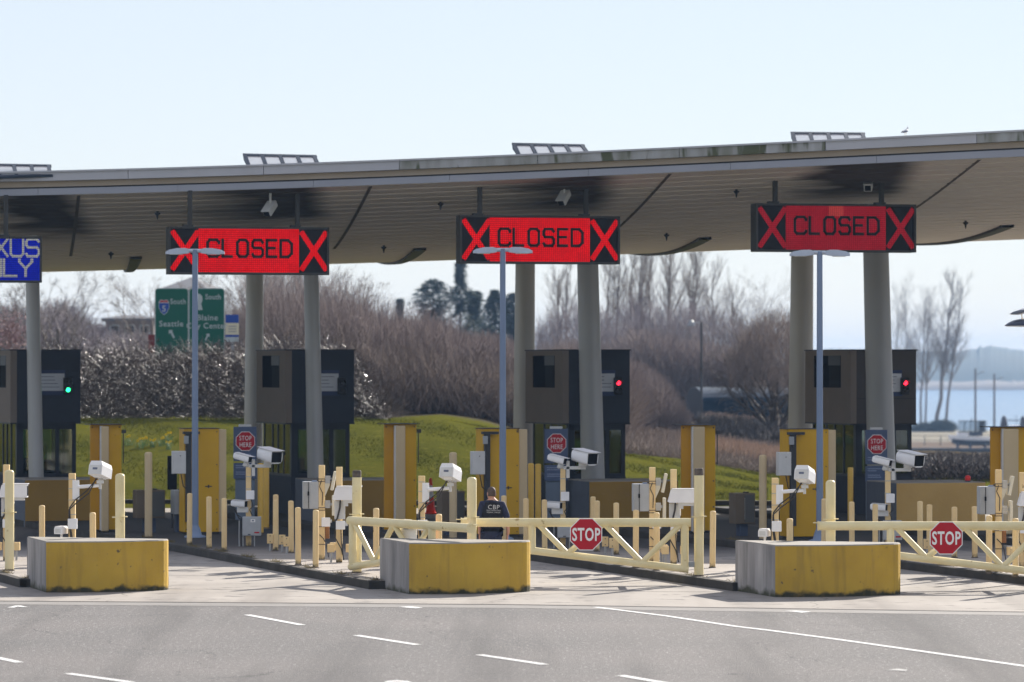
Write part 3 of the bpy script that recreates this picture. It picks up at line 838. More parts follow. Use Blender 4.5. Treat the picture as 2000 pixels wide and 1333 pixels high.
for (xt, xb, wd) in ((-62, -64, (1.15, .42)), (498, 494, (1.15, .44)), (1026, 1022, (1.15, .48)), (1567, 1562, (1.2, .52))):
    D = 112.; X = (xt-1000)/F*D
    column(xt, 0, xb, wd, D, soff(X, (D-Dfront(X))/26).z+.1, 0)
    # narrow seam cover on the face toward the camera
# roof skylights
def skylight(tlx, tly, trx, try_, brx, bry, blx, bly):
    D = 97.4; Dt = 98.3
    bl = at(blx, D, zat(bly, D)); br = at(brx, D, zat(bry, D)); tl = at(tlx, Dt, zat(tly, Dt)); tr = at(trx, Dt, zat(try_, Dt))
    bl.z -= .10; br.z -= .10
    nrm = (br-bl).cross(tl-bl).normalized()*(-.06)
    def P(u_, v_): return bl.lerp(br, u_).lerp(tl.lerp(tr, u_), v_) - CO
    mb = MB()
    def quad(u0, u1, v0, v1, n=nrm):
        a = [P(u0, v0), P(u1, v0), P(u1, v1), P(u0, v1)]; b = [p + n for p in a]
        mb.add(a+b, [(0, 1, 2, 3), (7, 6, 5, 4), (0, 4, 5, 1), (1, 5, 6, 2), (2, 6, 7, 3), (3, 7, 4, 0)])
    quad(0, 1, .90, 1); quad(0, 1, -.02, .08)
    bars = [.0, .235, .475, .71, .94]
    for b_ in bars: quad(b_, b_+.05, .08, .90)
    a0, a1 = P(0, 0), P(0, 1); dn = Vector((.02, .05, -.16)); o_ = Vector((.03, 0, 0))
    mb.add([a0, a1, a1+dn, a0+o_, a1+dn+o_, a1+o_], [(0, 1, 2, 3), (3, 4, 5), (1, 5, 4, 2)])
    fr = mb.build('skylight', M['dark'] if False else M['roof_frame'], canopy)
    for i in range(4):
        u0, u1 = bars[i]+.056, bars[i+1]-.001
        q = nrm*.4
        a = [P(u0, .082)+q, P(u1, .082)+q, P(u1, .898)+q, P(u0, .898)+q]; b = [p + nrm*.3 for p in a]
        MB().add(a+b, [(0, 1, 2, 3), (7, 6, 5, 4), (0, 4, 5, 1), (1, 5, 6, 2), (2, 6, 7, 3), (3, 7, 4, 0)]).build('pane', M['sky_glass'], fr)
M['roof_frame'] = mat('skylight_frame', (.045, .06, .085), .6)
def translucent(name, c):
    m = bpy.data.materials.new(name); m.use_nodes = True; nt = m.node_tree
    b = nt.nodes['Principled BSDF']; nt.nodes.remove(b)
    t = nt.nodes.new('ShaderNodeBsdfTranslucent'); t.inputs[0].default_value = (*c, 1)
    d = nt.nodes.new('ShaderNodeBsdfTransparent'); d.inputs[0].default_value = (.95, .95, .97, 1)
    mx = nt.nodes.new('ShaderNodeMixShader'); mx.inputs[0].default_value = .62
    nt.links.new(t.outputs[0], mx.inputs[1]); nt.links.new(d.outputs[0], mx.inputs[2])
    nt.links.new(mx.outputs[0], nt.nodes['Material Output'].inputs[0]); return m
M['sky_glass'] = translucent('skylight_pane_glass', (.9, .88, .9))
skylight(-48, 319, 100, 321.5, 103, 333, -37, 338)
skylight(474, 300, 618, 303, 630, 320, 486, 325)
skylight(999.5, 279, 1141, 282, 1158, 297, 1015, 304)
skylight(1544, 257.5, 1689, 259, 1696, 270, 1552, 278)

# ================================================================== LED SIGNS
STROKES = {
 'C': [[(1, .82), (1, .88), (.82, 1), (.18, 1), (0, .85), (0, .15), (.18, 0), (.82, 0), (1, .12), (1, .18)]],
 'L': [[(0, 1), (0, 0), (1, 0)]],
 'O': [[(.2, 0), (0, .15), (0, .85), (.2, 1), (.8, 1), (1, .85), (1, .15), (.8, 0), (.2, 0)]],
 'S': [[(1, .85), (.85, 1), (.15, 1), (0, .85), (0, .66), (.15, .52), (.85, .52), (1, .38), (1, .15), (.85, 0), (.12, 0), (0, .14)]],
 'E': [[(1, 1), (0, 1), (0, 0), (1, 0)], [(0, .52), (.85, .52)]],
 'D': [[(0, 0), (0, 1), (.7, 1), (1, .8), (1, .2), (.7, 0), (0, 0)]],
 'N': [[(0, 0), (0, 1), (1, 0), (1, 1)]],
 'X': [[(0, 1), (1, 0)], [(1, 1), (0, 0)]],
 'U': [[(0, 1), (0, .15), (.18, 0), (.82, 0), (1, .15), (1, 1)]],
 'Y': [[(0, 1), (.0, .85), (.5, .45), (1, .85), (1, 1)], [(.5, .45), (.5, 0)]],
}
def stroke_letter(mb, ch, x, z, w, h, t, y, th=.012):
    for pl in STROKES[ch]:
        for (a, b) in zip(pl[:-1], pl[1:]):
            p = Vector((x + a[0]*w, 0, z + a[1]*h)); q = Vector((x + b[0]*w, 0, z + b[1]*h))
            d = (q-p).normalized(); n = Vector((-d.z, 0, d.x))*t/2; e = d*t*.42
            vs = [p-e-n, q+e-n, q+e+n, p-e+n]
            poly = [(v.x, v.z) for v in vs]
            mb.prism(poly, y, y+th)
def led_sign(px0, y0, y1, label, kind, poles):
    """px0: left edge of the front face. Local x right, y into depth, z up from the sign's lower edge."""
    D = 96.8; W = {'NEXUS': 3.84}.get(label.split('reading ')[-1][:5], 3.90 if 'leftmost' in label else 3.95 if 'middle' in label else 4.02); H = (y1-y0)/F*(D+.6)
    loc = at(px0, D, zat(y1, D+.6))
    s_ = thing('lane_sign', label, 'electronic sign', loc, A*.75, 'electronic signs hanging over the lanes')
    mb = MB(); t = .05
    mb.box(0, W, .03, .45, 0, H, bev=.012)
    mb.box(0, W, -.035, .03, 0, t); mb.box(0, W, -.035, .03, H-t, H); mb.box(0, t, -.035, .03, t, H-t); mb.box(W-t, W, -.035, .03, t, H-t)
    mb.build('cabinet', M['sign_body'], s_)
    lit = {'red': 'led_red', 'dim': 'led_dim', 'blue': 'led_blue'}[kind]
    if kind != 'blue':
        xa, xb = .188*W, .812*W
        MB().box(t, xa-.004, .012, .028, t, H-t).build('dark_screen', M['led_off'], s_)
        MB().box(xb+.004, W-t, .012, .028, t, H-t).build('dark_screen', M['led_off'], s_)
        MB().box(xa, xb, .008, .028, t-.01, H-t+.01).build('lit_screen', M[lit], s_)
        for (x0, x1) in ((.03*W, .178*W), (.832*W, .978*W)):
            mb = MB(); stroke_letter(mb, 'X', x0, .13*H, x1-x0, .74*H, .125, -.004)
            mb.build('red_cross', M[lit], s_)
        mb = MB()
        for ch, a, b in (('C', .243, .312), ('L', .335, .392), ('O', .428, .492), ('S', .522, .585), ('E', .612, .668), ('D', .698, .765)):
            stroke_letter(mb, ch, a*W, .375*H, (b-a)*W, .345*H, .066, -.006)
        mb.build('closed_lettering', M['led_off'], s_)
        if kind == 'dim':
            MB().box(.455*W, .545*W, .002, .007, .74*H, H-t).build('worn_patch', M['led_patch'], s_)
    else:
        MB().box(t, W-t, .008, .028, t, H-t).build('lit_screen', M['led_blue'], s_)
        mb = MB()
        lw = .30; pitch = .375
        for i, ch in enumerate('NEXUS'): stroke_letter(mb, ch, W-.075-lw-(4-i)*pitch, .57*H, lw, .375*H, .058, -.006)
        for i, ch in enumerate('ONLY'): stroke_letter(mb, ch, W-.24-lw-(3-i)*pitch, .14*H, lw, .365*H, .058, -.006)
        mb.build('nexus_only_lettering', M['led_white'], s_)
    for px_ in poles:
        X = px_*W
        wp = Vector((loc.x + X*math.cos(A*.75), loc.y + X*math.sin(A*.75) + .2, 0))
        zt = soff(wp.x, max(0.01, (wp.y-Dfront(wp.x))/26)).z - loc.z + .05
        mb = MB().box(X-.05, X+.05, .14, .26, H, zt); mb.box(X-.17, X+.07, .08, .32, H, H+.05)
        mb.build('hanger', M['sign_body'], s_)
    return s_
M['sign_body'] = mat('sign_cabinet', (.045, .045, .043), .5, (.06, .058, .052), 2, .6)
led_sign(-232, 462, 552, 'blue electronic sign reading NEXUS ONLY, cut off by the left edge of the photo', 'blue', (.2, .78))
led_sign(329, 444, 537, 'bright red CLOSED sign hanging above the leftmost of the three closed lanes', 'red', (.14, .81))
led_sign(898, 422, 516, 'bright red CLOSED sign hanging in the middle of the canopy', 'red', (.135, .80))
led_sign(1476, 399, 493, 'dimmer crimson CLOSED sign with a pale patch at its top, rightmost of the signs', 'dim', (.135, .80))

# hanging cameras under the front edge
def hang_cam(px, py, label, pitch, yaw):
    D = 97.6; X = (px-1000)/F*D; z0 = soff(X, (D-Dfront(X))/26).z
    zc = zat(py, D)
    t = thing('security_camera', label, 'camera', (X, D, zc), 0, 'cameras hanging under the canopy edge')
    MB().tube((0, 0, .12), (0, 0, z0-zc+.05), .028, n=8).build('stem', M['white_dull'], t)
    Mx = Matrix.Rotation(yaw, 4, 'Z') @ Matrix.Rotation(pitch, 4, 'X')
    mb = MB().box(-.10, .10, -.24, .22, -.09, .09, Mx, bev=.03); mb.box(-.02, .02, -.04, .06, .06, .16)
    mb.build('housing', M['white_dull'], t)
    MB().box(-.075, .075, -.248, -.238, -.065, .065, Mx).build('lens_window', M['black'], t)
    MB().box(-.115, .115, -.28, .16, .09, .105, Mx).build('sunshield', M['white_dull'], t)
hang_cam(528, 407, 'small white camera on a drop stem just above the left red CLOSED sign', R(38), R(-25))
hang_cam(1102, 386, 'small white camera on a drop stem above the middle CLOSED sign', R(38), R(-25))
hang_cam(1696, 364, 'small white camera on a drop stem above the dimmer right CLOSED sign', R(15), R(-8))

# ================================================================== LAMPS
def lamp_pole(px, py, h, label):
    p = gp(px, py, .15)
    t = thing('lamp_post', label, 'lamp post', p, 0, 'twin-headed lamp posts in front of the canopy')
    mb = MB().tube((0, 0, .25), (0, 0, h), .078, .062, 16)
    mb.lathe([(.24, 0), (.24, .03), (.15, .06), (.12, .18), (.082, .27)], 16)
    mb.build('pole', M['pole_blue'], t)
    MB().tube((-.2, 0, h-.03), (.2, 0, h-.03), .045, n=10).build('crossarm', M['pole_head'], t)
    for s_ in (-1, 1):
        mb = MB(); rings = []
        for x, w, z0, z1 in ((.13, .05, -.06, .03), (.22, .09, -.075, .055), (.40, .13, -.085, .05), (.58, .12, -.085, .015), (.66, .07, -.08, -.03)):
            rings.append([Vector((s_*x, -w, h-.02+z0)), Vector((s_*x, w, h-.02+z0)), Vector((s_*x, w*.75, h-.02+z1)), Vector((s_*x, -w*.75, h-.02+z1))])
        mb.rings(rings, smooth=False)
        hd = mb.build('lamp_head', M['pole_head'], t)
        MB().box(min(s_*.28, s_*.56), max(s_*.28, s_*.56), -.09, .09, h-.115, h-.1055).build('lens', M['lens'], hd)
lamp_pole(381, 1050, 6.46, 'blue-grey lamp post crossing in front of the left CLOSED sign')
lamp_pole(982, 1054, 6.45, 'blue-grey lamp post crossing the middle CLOSED sign, beside the officer')
lamp_pole(1601, 1058, 6.36, 'blue-grey lamp post under the dimmer right CLOSED sign')
def edge_lamp():
    D = 80.; t = thing('street_lamp', 'dark dome-headed lamp poking in at the right edge, a gull on top', 'street lamp', at(2075, D, 0))
    z = zat(637, D); xh = (1962-2075)/F*D
    MB().tube((0, 0, 0), (0, 0, z+.3), .07, .05, 12).build('pole', M['steel'], t)
    MB().path([(0, 0, z+.28), (-.25, 0, z+.32), (-.45, 0, z+.22)], .03, 8).build('arm', M['steel'], t)
    prof = [(.001, .14), (.08, .137), (.17, .11), (.24, .065), (.29, .015), (.295, 0)]
    MB().lathe(prof, 20, (xh+.40, 0, z), sx=1.35).build('lamp_head', M['dome'], t)
    MB().lathe([(.29, 0), (.27, -.012), (.001, -.02)], 20, (xh+.40, 0, z), sx=1.35, cap=False).build('lens', M['lens'], t)
    return Vector((at(1962, D, 0).x + .40, D, z + .137))
M['dome'] = mat('lamp_dome', (.06, .07, .10), .12, metal=.5)
gull_spot = edge_lamp()
def gull(loc, label, yaw=0, sc=1.0):
    t = thing('gull', label, 'gull', loc, yaw)
    mb = MB(); rings = []
    for x, z, r in ((-.26, .105, .004), (-.2, .12, .022), (-.1, .15, .055), (.0, .175, .072), (.09, .20, .066), (.14, .235, .042), (.155, .29, .034), (.175, .32, .036), (.20, .325, .026), (.215, .322, .012)):
        rings.append([Vector((x*sc, r*math.cos(a)*sc, (z + r*math.sin(a))*sc)) for a in [2*math.pi*k/10 for k in range(10)]])
    mb.rings(rings); mb.build('body', M['gull_white'], t)
    mb = MB()
    for s_ in (-1, 1):
        rr = []
        for x, z, r in ((-.28, .115, .004), (-.2, .14, .03), (-.05, .17, .045), (.06, .19, .03), (.08, .195, .005)):
            rr.append([Vector((x*sc, (s_*(.035 + .035*(x > -.2)) + r*.5*math.cos(a))*sc, (z + r*math.sin(a))*sc)) for a in [2*math.pi*k/8 for k in range(8)]])
        mb.rings(rr)
    mb.build('wings', M['gull_grey'], t)
    mb = MB().tube((.21*sc, 0, .322*sc), (.26*sc, 0, .31*sc), .009*sc, .003*sc, 6); mb.build('beak', M['cream'], t)
    mb = MB()
    for s_ in (-1, 1):
        mb.tube((.0, s_*.03*sc, .11*sc), (.01*sc, s_*.03*sc, .005), .006*sc, n=6); mb.box(-.01*sc, .05*sc, (s_*.03-.015)*sc, (s_*.03+.015)*sc, 0, .008)
    mb.build('legs', M['cream'], t)
gull(gull_spot + Vector((-.06, 0, 0)), 'dark-backed gull standing on the lamp head at the right edge of the photo', R(0), .84)
Xg = (1760-1000)/F*96
gull((Xg, Dfront(Xg)-.05, ztop(Xg)+.004), 'small grey gull perched on the front edge of the canopy roof', R(55), .62)

# ================================================================== BOOTHS
def booth(k, px, sig, label, red=False):
    D = 105.; p = at(px, D, 0); p.z = 0
    t = thing('inspection_booth', label, 'booth', p, A, 'inspection booths under the canopy')
    W, L = 1.70, 3.25; z0, z1 = zat(826+k*.7, D), zat(685, D)
    # upper body: charcoal front block, taupe side skin, roof cap
    fm = M['booth_brown'] if k == 3 else M['booth_front']
    MB().box(.03, W, .0, L, z0, z1, bev=.01).build('upper_body', fm, t)
    for zz in (z0+(z1-z0)*.34,): MB().box(.032, W-.002, -.004, .0, zz, zz+.012).build('panel_joint', M['booth_dark'], t)
    mb = MB(); y0, y1 = .68, 2.62; za, zb = z1-.97, z1-.13
    for (a, b, c, d) in ((.0, y0, z0, z1), (y1, L, z0, z1), (y0, y1, z0, za), (y0, y1, zb, z1)):
        mb.box(-.14, .028, a, b, c, d)
    sp = mb.build('side_panel', M['booth_side'], t)
    MB().box(-.128, .026, y0, y1, za, zb).build('side_opening', M['booth_recess'], t)
    MB().box(-.136, -.130, y0+.1, y0+.85, za, zb-.28).build('sliding_shutter', M['booth_side2'], t)
    MB().box(-.139, -.130, y0+.05, y0+.9, zb-.26, zb).build('blind_box', M['booth_dark'], t)
    MB().box(-.16, W+.03, -.03, L+.03, z1, z1+.03).build('roof_cap', M['booth_dark'], t)
    MB().box(-.15, W+.012, -.012, L, z0-.035, z0).build('drip_trim', M['booth_dark'], t)
    # notice with blue header and footer
    nx0, nx1, nz0, nz1 = .42, 1.27, zat(764+k*.6, D), zat(730, D)
    b = MB().box(nx0-.02, nx1+.02, -.03, -.004, nz0-.11, nz1+.09).build('notice_board', M['navy_dark'], t)
    MB().box(nx0, nx1, -.036, -.031, nz0, nz1).build('notice_sheet', M['paper'], b)
    mb = MB(); rnd = random.Random(k)
    for i in range(4): mb.box(nx0+.06, nx1-rnd.uniform(.08, .3), -.040, -.037, nz1-.09-i*.09, nz1-.075-i*.09)
    mb.build('notice_lines', M['ink'], b)
    # signal head
    sx = 1.33; sb = MB().box(sx-.09, sx+.13, -.12, -.004, zat(771, D), zat(738, D), bev=.012).build('signal_head', M['sigbox'], t)
    for which, py in (('r', 748.5), ('g', 762)):
        m = M['red_on'] if (which == 'r' and sig == 'r') else M['green_on'] if (which == 'g' and sig == 'g') else M['sigoff']
        cx = sx+.02; cz = zat(py, D)
        MB().rings([[Vector((cx+.058*math.cos(a), -.122, cz+.058*math.sin(a))) for a in [2*math.pi*q/16 for q in range(16)]],
                    [Vector((cx+.045*math.cos(a), -.14, cz+.045*math.sin(a))) for a in [2*math.pi*q/16 for q in range(16)]]]).build('signal_lens', m, sb)
        mb = MB(); v = [(cx+.07*math.cos(a), cz+.07*math.sin(a)) for a in [math.pi*q/8 for q in range(9)]]
        for (a1, c1), (a2, c2) in zip(v[:-1], v[1:]):
            mb.add([(a1, -.12, c1), (a2, -.12, c2), (a2, -.22, c2), (a1, -.22, c1), (a1*.99+cx*.01, -.12, c1*.99+cz*.01), (a2*.99+cx*.01, -.12, c2*.99+cz*.01), (a2*.99+cx*.01, -.22, c2*.99+cz*.01), (a1*.99+cx*.01, -.22, c1*.99+cz*.01)],
                   [(0, 1, 2, 3), (7, 6, 5, 4), (2, 6, 7, 3)])
        mb.build('signal_visor', M['sigbox'], sb)
    # lower cabin: base wall, posts, glass
    zb_ = 1.12
    MB().box(.02, W-.10, .04, L-.05, .1, zb_).build('base_wall', M['booth_front'], t)
    mb = MB(); fz0, fz1 = zb_, z0-.035
    xa, xb, ya, yb = .03, W-.11, .05, L-.06
    for x in (xa, xa+.46, xa+1.02, xb-.10): mb.box(x, x+.10 if x > xa+.1 else x+.17, ya, ya+.09, fz0, fz1)
    for y in (ya+.10, ya+.85, ya+1.5, ya+2.1, yb-.1): mb.box(xa, xa+.07, y, y+.07, fz0, fz1)
    for y in (ya+.10, ya+1.5, yb-.1): mb.box(xb-.07, xb, y, y+.08, fz0, fz1)
    for x in (xa+.5, xb-.07): mb.box(x, x+.07, yb-.07, yb, fz0, fz1)
    mb.box(xa, xb, ya, ya+.10, fz1-.14, fz1-.002); mb.box(xa, xb, ya, ya+.10, fz0, fz0+.08)
    mb.box(xa, xa+.08, ya+.1, yb, fz0, fz0+.06)
    mb.build('window_frame', M['booth_dark'], t)
    for (x0, x1) in ((xa+.175, xa+.455), (xa+.565, xa+1.015), (xa+1.125, xb-.105)):
        MB().box(x0, x1, ya+.03, ya+.04, fz0+.085, fz1-.145).build('window_pane', M['glass'], t)
    for (y0_, y1_) in ((ya+.175, ya+.845), (ya+.925, ya+1.495), (ya+1.575, ya+2.095), (ya+2.175, yb-.105)):
        MB().box(xa+.02, xa+.03, y0_, y1_, fz0+.065, fz1).build('window_pane', M['glass'], t)
    MB().box(xb-.045, xb-.035, ya+.2, yb-.15, fz0+.01, fz1).build('window_pane', M['glass'], t)
    MB().box(xa+.1, xb-.1, yb-.045, yb-.035, fz0+.01, fz1).build('window_pane', M['glass'], t)
    # inside: counter, chair back, monitor
    MB().box(.25, W-.35, .9, 1.5, zb_-.05, zb_+.12).build('counter', M['booth_dark'], t)
    MB().box(.95, 1.30, 1.1, 1.16, zb_+.12, zb_+.42, bev=.01).build('monitor', M['black'], t)
    MB().box(.45, .80, 1.7, 1.8, zb_-.1, zb_+.45, bev=.03).build('chair_back', M['black'], t)
    MB().box(xa+.02, xa+.30, .85, .89, fz0, fz0+.55).build('yellow_post_cover', M['rpm_yellow'], t) if k == 1 else None
    if red:  # red panels set behind the side window panes
        for (y0_, y1_) in ((ya+.175, ya+.845), (ya+.925, ya+1.495), (ya+1.575, ya+2.095), (ya+2.175, yb-.105)):
            MB().box(xa+.10, xa+.12, y0_, y1_, fz0+.0, fz0+.72).build('red_window_panel', M['window_red'], t)
    return t
M['booth_brown'] = mat('booth_brown', (.085, .075, .068), .7, (.10, .088, .08), 3, .6, spec=.05)
M['booth_side2'] = mat('shutter_grey', (.035, .034, .032), 1.0, spec=.0)
booth(0, 31, 'g', 'dark booth at the left edge with a green signal lit on its front', True)
booth(1, 568, 'n', 'dark booth behind the left CLOSED sign, its signal unlit')
booth(2, 1109, 'r', 'dark booth with a red signal behind the middle CLOSED sign')
booth(3, 1671, 'r', 'dark booth with a red signal in the rightmost closed lane')

# crash walls in front of the booths
def crash_block(name, label, cat, group, corner, w, L, h, my, mg, mt, r=.3, bulge=.10, top=True):
    t = thing(name, label, cat, corner, A*.94, group)
    pts = [(0, L), (0, 0)]
    for i in range(1, 8):
        x = (w-r)*i/8; pts.append((x, -bulge*math.sin(math.pi*i/8*.9)))
    for i in range(7):
        a = -math.pi/2 + math.pi/2*i/6; pts.append((w-r+r*math.cos(a), r+r*math.sin(a)-.02))
    if top: pts.append((w, L))
    mb = MB(); n = len(pts)
    lower = [Vector((x, y, -.04)) for x, y in pts]; up = [Vector((x, y, h-.02)) for x, y in pts]
    for i in range(n):
        j = (i+1) % n
        mb.cm = 0 if (i >= 1 and i < n-1) else 1
        mb.add([lower[i], lower[j], up[j], up[i]], [(0, 1, 2, 3)], smooth=False)
    b = mb.build('body', [my, mg], t)
    c = MB(); ins = [(x+(w/2-x)*.012, y+(L/2-y)*.012) for x, y in pts]
    c.add([(x, y, h-.02) for x, y in pts] + [(x, y, h) for x, y in ins], [(i, (i+1) % n, (i+1) % n+n, i+n) for i in range(n)] + [tuple(range(n, 2*n))])
    c.build('top_surface', mt, t)
    return t
M['wall_sunlit'] = mat('wall_sunlit', (.56, .36, .12), .8, (.47, .29, .09), 1.5, .7, .08, 14)  # lighter copy of the ochre wall paint, sunlight put into the colour
WP = ['crash wall of the leftmost booth, in shade beside the blue sign lane', 'shaded ochre crash wall of the booth behind the left CLOSED sign',
      'shaded ochre crash wall below the middle booth, right of its column', 'ochre crash wall with a sunlit top edge and red beacon, in front of the right booth']
for k, (px, py) in enumerate(((49, 1030), (612, 1031), (1151, 1032), (1751, 1040))):
    p = gp(px, py, 0)
    h = zat((937, 938, 940, 943)[k], p.y)
    crash_block('crash_wall', WP[k], 'wall', 'crash walls in front of the booths', p, 2.33, 2.0, h, M['wall_sunlit'] if k == 3 else M['wall_yellow'], M['wall_grey'], M['block_top'], r=.12, bulge=.0)
p = gp(1897, 1040, 0); pw = gp(1751, 1040, 0)
q = Vector((p.x, p.y+.75, zat(943, pw.y)))
t = thing('beacon', 'small bright red beacon on top of the right ochre wall', 'beacon', q)
MB().lathe([(.06, 0), (.07, .015), (.065, .03)], 14).build('base', M['dark'], t)
MB().lathe([(.062, .03), (.07, .06), (.066, .12), (.04, .15), (.01, .155)], 14).build('lens', M['beacon'], t)

# front crash blocks
BL = ['yellow crash block at the left, in front of the blue sign lane, grey left side', 'yellow crash block in the middle foreground with mossy foot, next to the open gate',
      'yellow crash block at the right foreground with a notch in its top edge']
for k, (px, py) in enumerate(((90, 1157.6), (799, 1161), (1514, 1166.8))):
    p = gp(px, py, 0)
    t = crash_block('crash_block', BL[k], 'crash block', 'yellow crash blocks at the lane exits', p, (2.28, 2.33, 2.47)[k], 2.1, .90, M['block_yellow'], M['block_grey'], M['block_top'], r=.5, bulge=.20, top=False)

# ================================================================== BOLLARDS AND POSTS
def bollard_proto(name, r, h, label, m='cream', dome=.6, group=None, ring=None, cat='bollard'):
    t = thing(name, label, cat, (0, 0, 0), 0, group)
    mb = MB(); mb.lathe([(r, -.02), (r, h-r*dome), (r*.92, h-r*dome*.5), (r*.7, h-r*dome*.18), (r*.35, h-.003), (.002, h)], 20)
    mb.build('post', M[m], t)
    MB().lathe([(r*1.28, -.01), (r*1.25, .012), (r*1.03, .022)], 20, cap=False).build('base_ring', M['rust'], t)
    return t
BG = 'short cream bollards along the islands'
# (px, row of top, row of base or None, label)
BOL = [
 (82, 987, None, 'single cream bollard behind the left end of the left yellow block'),
 (182, 1001, None, 'cream bollard behind the middle of the left yellow block'),
 (370, 963.5, 1065, 'shaded bollard left of the left lamp post, at the island kerb'),
 (408.5, 970, 1072, 'shaded bollard just right of the left lamp post'),
 (438, 973, 1076.5, 'third bollard of the row beside the left lamp post, nearest the kerb'),
 (539, 966, 1071, 'bollard half hidden behind the one with cream junction boxes, left island'),
 (538, 976.5, 1077, 'bollard with junction boxes at its foot, right of the left stop-here sign'),
 (569, 978, 1080.5, 'bollard left of the pair near the grey cabinet, junction box at its foot'),
 (582.5, 991, 1104, 'tall sunlit bollard at the kerb below the left grey cabinet, left one of the pair'),
 (616.5, 996, 1109.5, 'tall sunlit bollard at the kerb below the left grey cabinet, right one of the pair'),
 (734.5, 992.5, 1108, 'bollard seen through the open swing gate'),
 (857, 1004, None, 'bollard behind the middle yellow block, right of the orange cone'),
 (983.5, 968, 1070, 'shaded bollard hiding the foot of the middle lamp post, beside the officer'),
 (1027.5, 973.5, 1073, 'shaded bollard at the right end of the middle yellow block'),
 (1064, 976, 1078, 'bollard behind the closed gate, left of the middle camera post'),
 (1157.5, 970, 1071, 'rear shaded bollard just left of the one above the middle STOP sign'),
 (1165.5, 978, 1078, 'bollard rising behind the middle STOP sign'),
 (1203.5, 982, 1084, 'bollard between the middle STOP sign and the grey cabinet'),
 (1241.5, 996, 1109, 'bollard left of the V of the closed middle gate, under the grey cabinet'),
 (1282, 1001, 1115, 'bollard right of the V of the closed middle gate'),
 (1391.5, 998, 1109.5, 'lone bollard right of the black-capped gate post'),
 (1543, 1012.5, None, 'bollard behind the right yellow block, beside its camera mast'),
 (1609, 974, 1072, 'shaded bollard hidden partly by the latch post behind the right block'),
 (1664, 980, 1080, 'shaded bollard left of the right camera post, behind the right gate rail'),
 (1709.5, 984.5, 1084, 'bollard crossing the lower camera of the right camera post'),
 (1797, 979, 1078, 'rear pale bollard in front of the ochre wall, left of the right STOP sign'),
 (1815, 985.5, 1085, 'bollard just left above the right STOP sign'),
 (1864, 990, 1090, 'bollard just right above the right STOP sign'),
 (1904, 989, 1090, 'bollard at the right end of the ochre wall'),
 (1931.5, 1007, 1120, 'bollard in front of the rightmost grey cabinet'),
 (1983.5, 1012.5, 1126, 'bollard near the right edge of the photo, behind the right gate'),
]
proto = bollard_proto('bollard', .057, 1.15, 'x', group=BG)
first = True
for i, (px, ty, by, lab) in enumerate(BOL):
    if by is None:
        s = (ty-YH)/(CH-.15-1.15); by = YH + s*(CH-.15)
    p = gp(px, by, .15)
    h = zat(ty, p.y) - .15
    o = proto if first else copy_tree(proto)
    first = False
    o.location = p; o['label'] = lab; o.scale = (1, 1, h/1.15); o.rotation_euler = (R(random.Random(i).uniform(-.6, .6)), R(random.Random(i+50).uniform(-.5, .5)), i)
# taller guard posts in the shade
tall = bollard_proto('guard_post', .085, 1.9, 'x', m='cream_panel', group='tall guard posts on the shaded islands', cat='post')
for i, (px, ty, by, lab) in enumerate([(290, 883, 1050, 'tall dull cream post left of the left lamp, in front of the brown cabinets'),
        (885, 883.5, 1052, 'tall dull cream post between the orange cone and the middle yellow monitor'),
        (1490, 888.5, 1054, 'tall dull cream post left of the right camera mast'),]):
    p = gp(px, by, .15); o = tall if i == 0 else copy_tree(tall)
    o.location = p; o['label'] = lab; o.scale = (1, 1, (zat(ty, p.y)-.15)/1.9)
slim = bollard_proto('guard_rail_post', .075, 2.0, 'x', m='rpm_post', group='slim tall yellow posts beside the booths', cat='post') if False else None
M['rpm_post'] = mat('post_yellow', (.66, .42, .08), .5, (.55, .33, .05), 2, .6)
slim = bollard_proto('slim_yellow_post', .07, 2.0, 'x', m='rpm_post', group='slim yellow posts beside the booths', cat='post')
for i, (px, ty, D, lab) in enumerate([(509, 905, 93, 'slim yellow post right behind the left camera post'), (520, 908, 96, 'slim brownish-yellow post beside the left booth, behind the left camera post'),
        (1037, 905, 93, 'slim yellow post right of the middle yellow monitor, sunlit edge'), (1051, 906, 96, 'slim yellow post left of the middle stop-here sign, the farther of two'),
        (1661, 913, 98, 'slim yellow post between the right lamp and the right stop-here sign')]):
    p = at(px, D, .15); p.z = .15; o = slim if i == 0 else copy_tree(slim)
    o.location = p; o['label'] = lab; o.scale = (1, 1, (zat(ty, D)-.15)/2.0)

# gate posts
def gate_post(name, px, ty, by, label, cap=False, grp='latch posts of the swing gates'):
    p = gp(px, by, .15); h = zat(ty, p.y)-.15
    t = thing(name, label, 'gate post', p, 0, grp); r = .087
    mb = MB()
    if cap:
        mb.lathe([(r, -.02), (r, h-.13)], 24)
        MB().lathe([(r*.93, h-.13), (r*.95, h-.02), (r*.8, h)], 24).build('rusty_cap', M['rust'], t)
    else:
        mb.lathe([(r, -.02), (r, h-.06), (r*.9, h-.03), (r*.6, h-.008), (.002, h)], 24)
    mb.build('post', M['cream_pale'], t)
    MB().lathe([(r*1.2, -.01), (r*1.18, .015), (r*1.03, .03)], 24, cap=False).build('base_ring', M['rust'], t)
    zr_ = 1.10
    mb = MB().box(-.02, r+.05, -r-.04, -r*.4, zr_-.008, zr_+.008); mb.box(-r-.05, .02, -r*.9, -r*.3, zr_-.02, zr_+.0)
    mb.build('latch_lug', M['cream_pale'], t)
    return t, p
gate_post('gate_post', 234.5, 925, 1127, 'round-topped cream latch post behind the right half of the left yellow block')
gate_post('gate_post', 921.5, 932, 1128, 'round-topped cream latch post beside the officer, behind the middle yellow block')
gate_post('gate_post', 1622, 938, 1133, 'round-topped cream latch post behind the right yellow block')
gate_post('gate_post', 18.5, 918, 1115, 'thick yellowish gate post near the left edge of the photo', False, 'hinge posts of the swing gates')
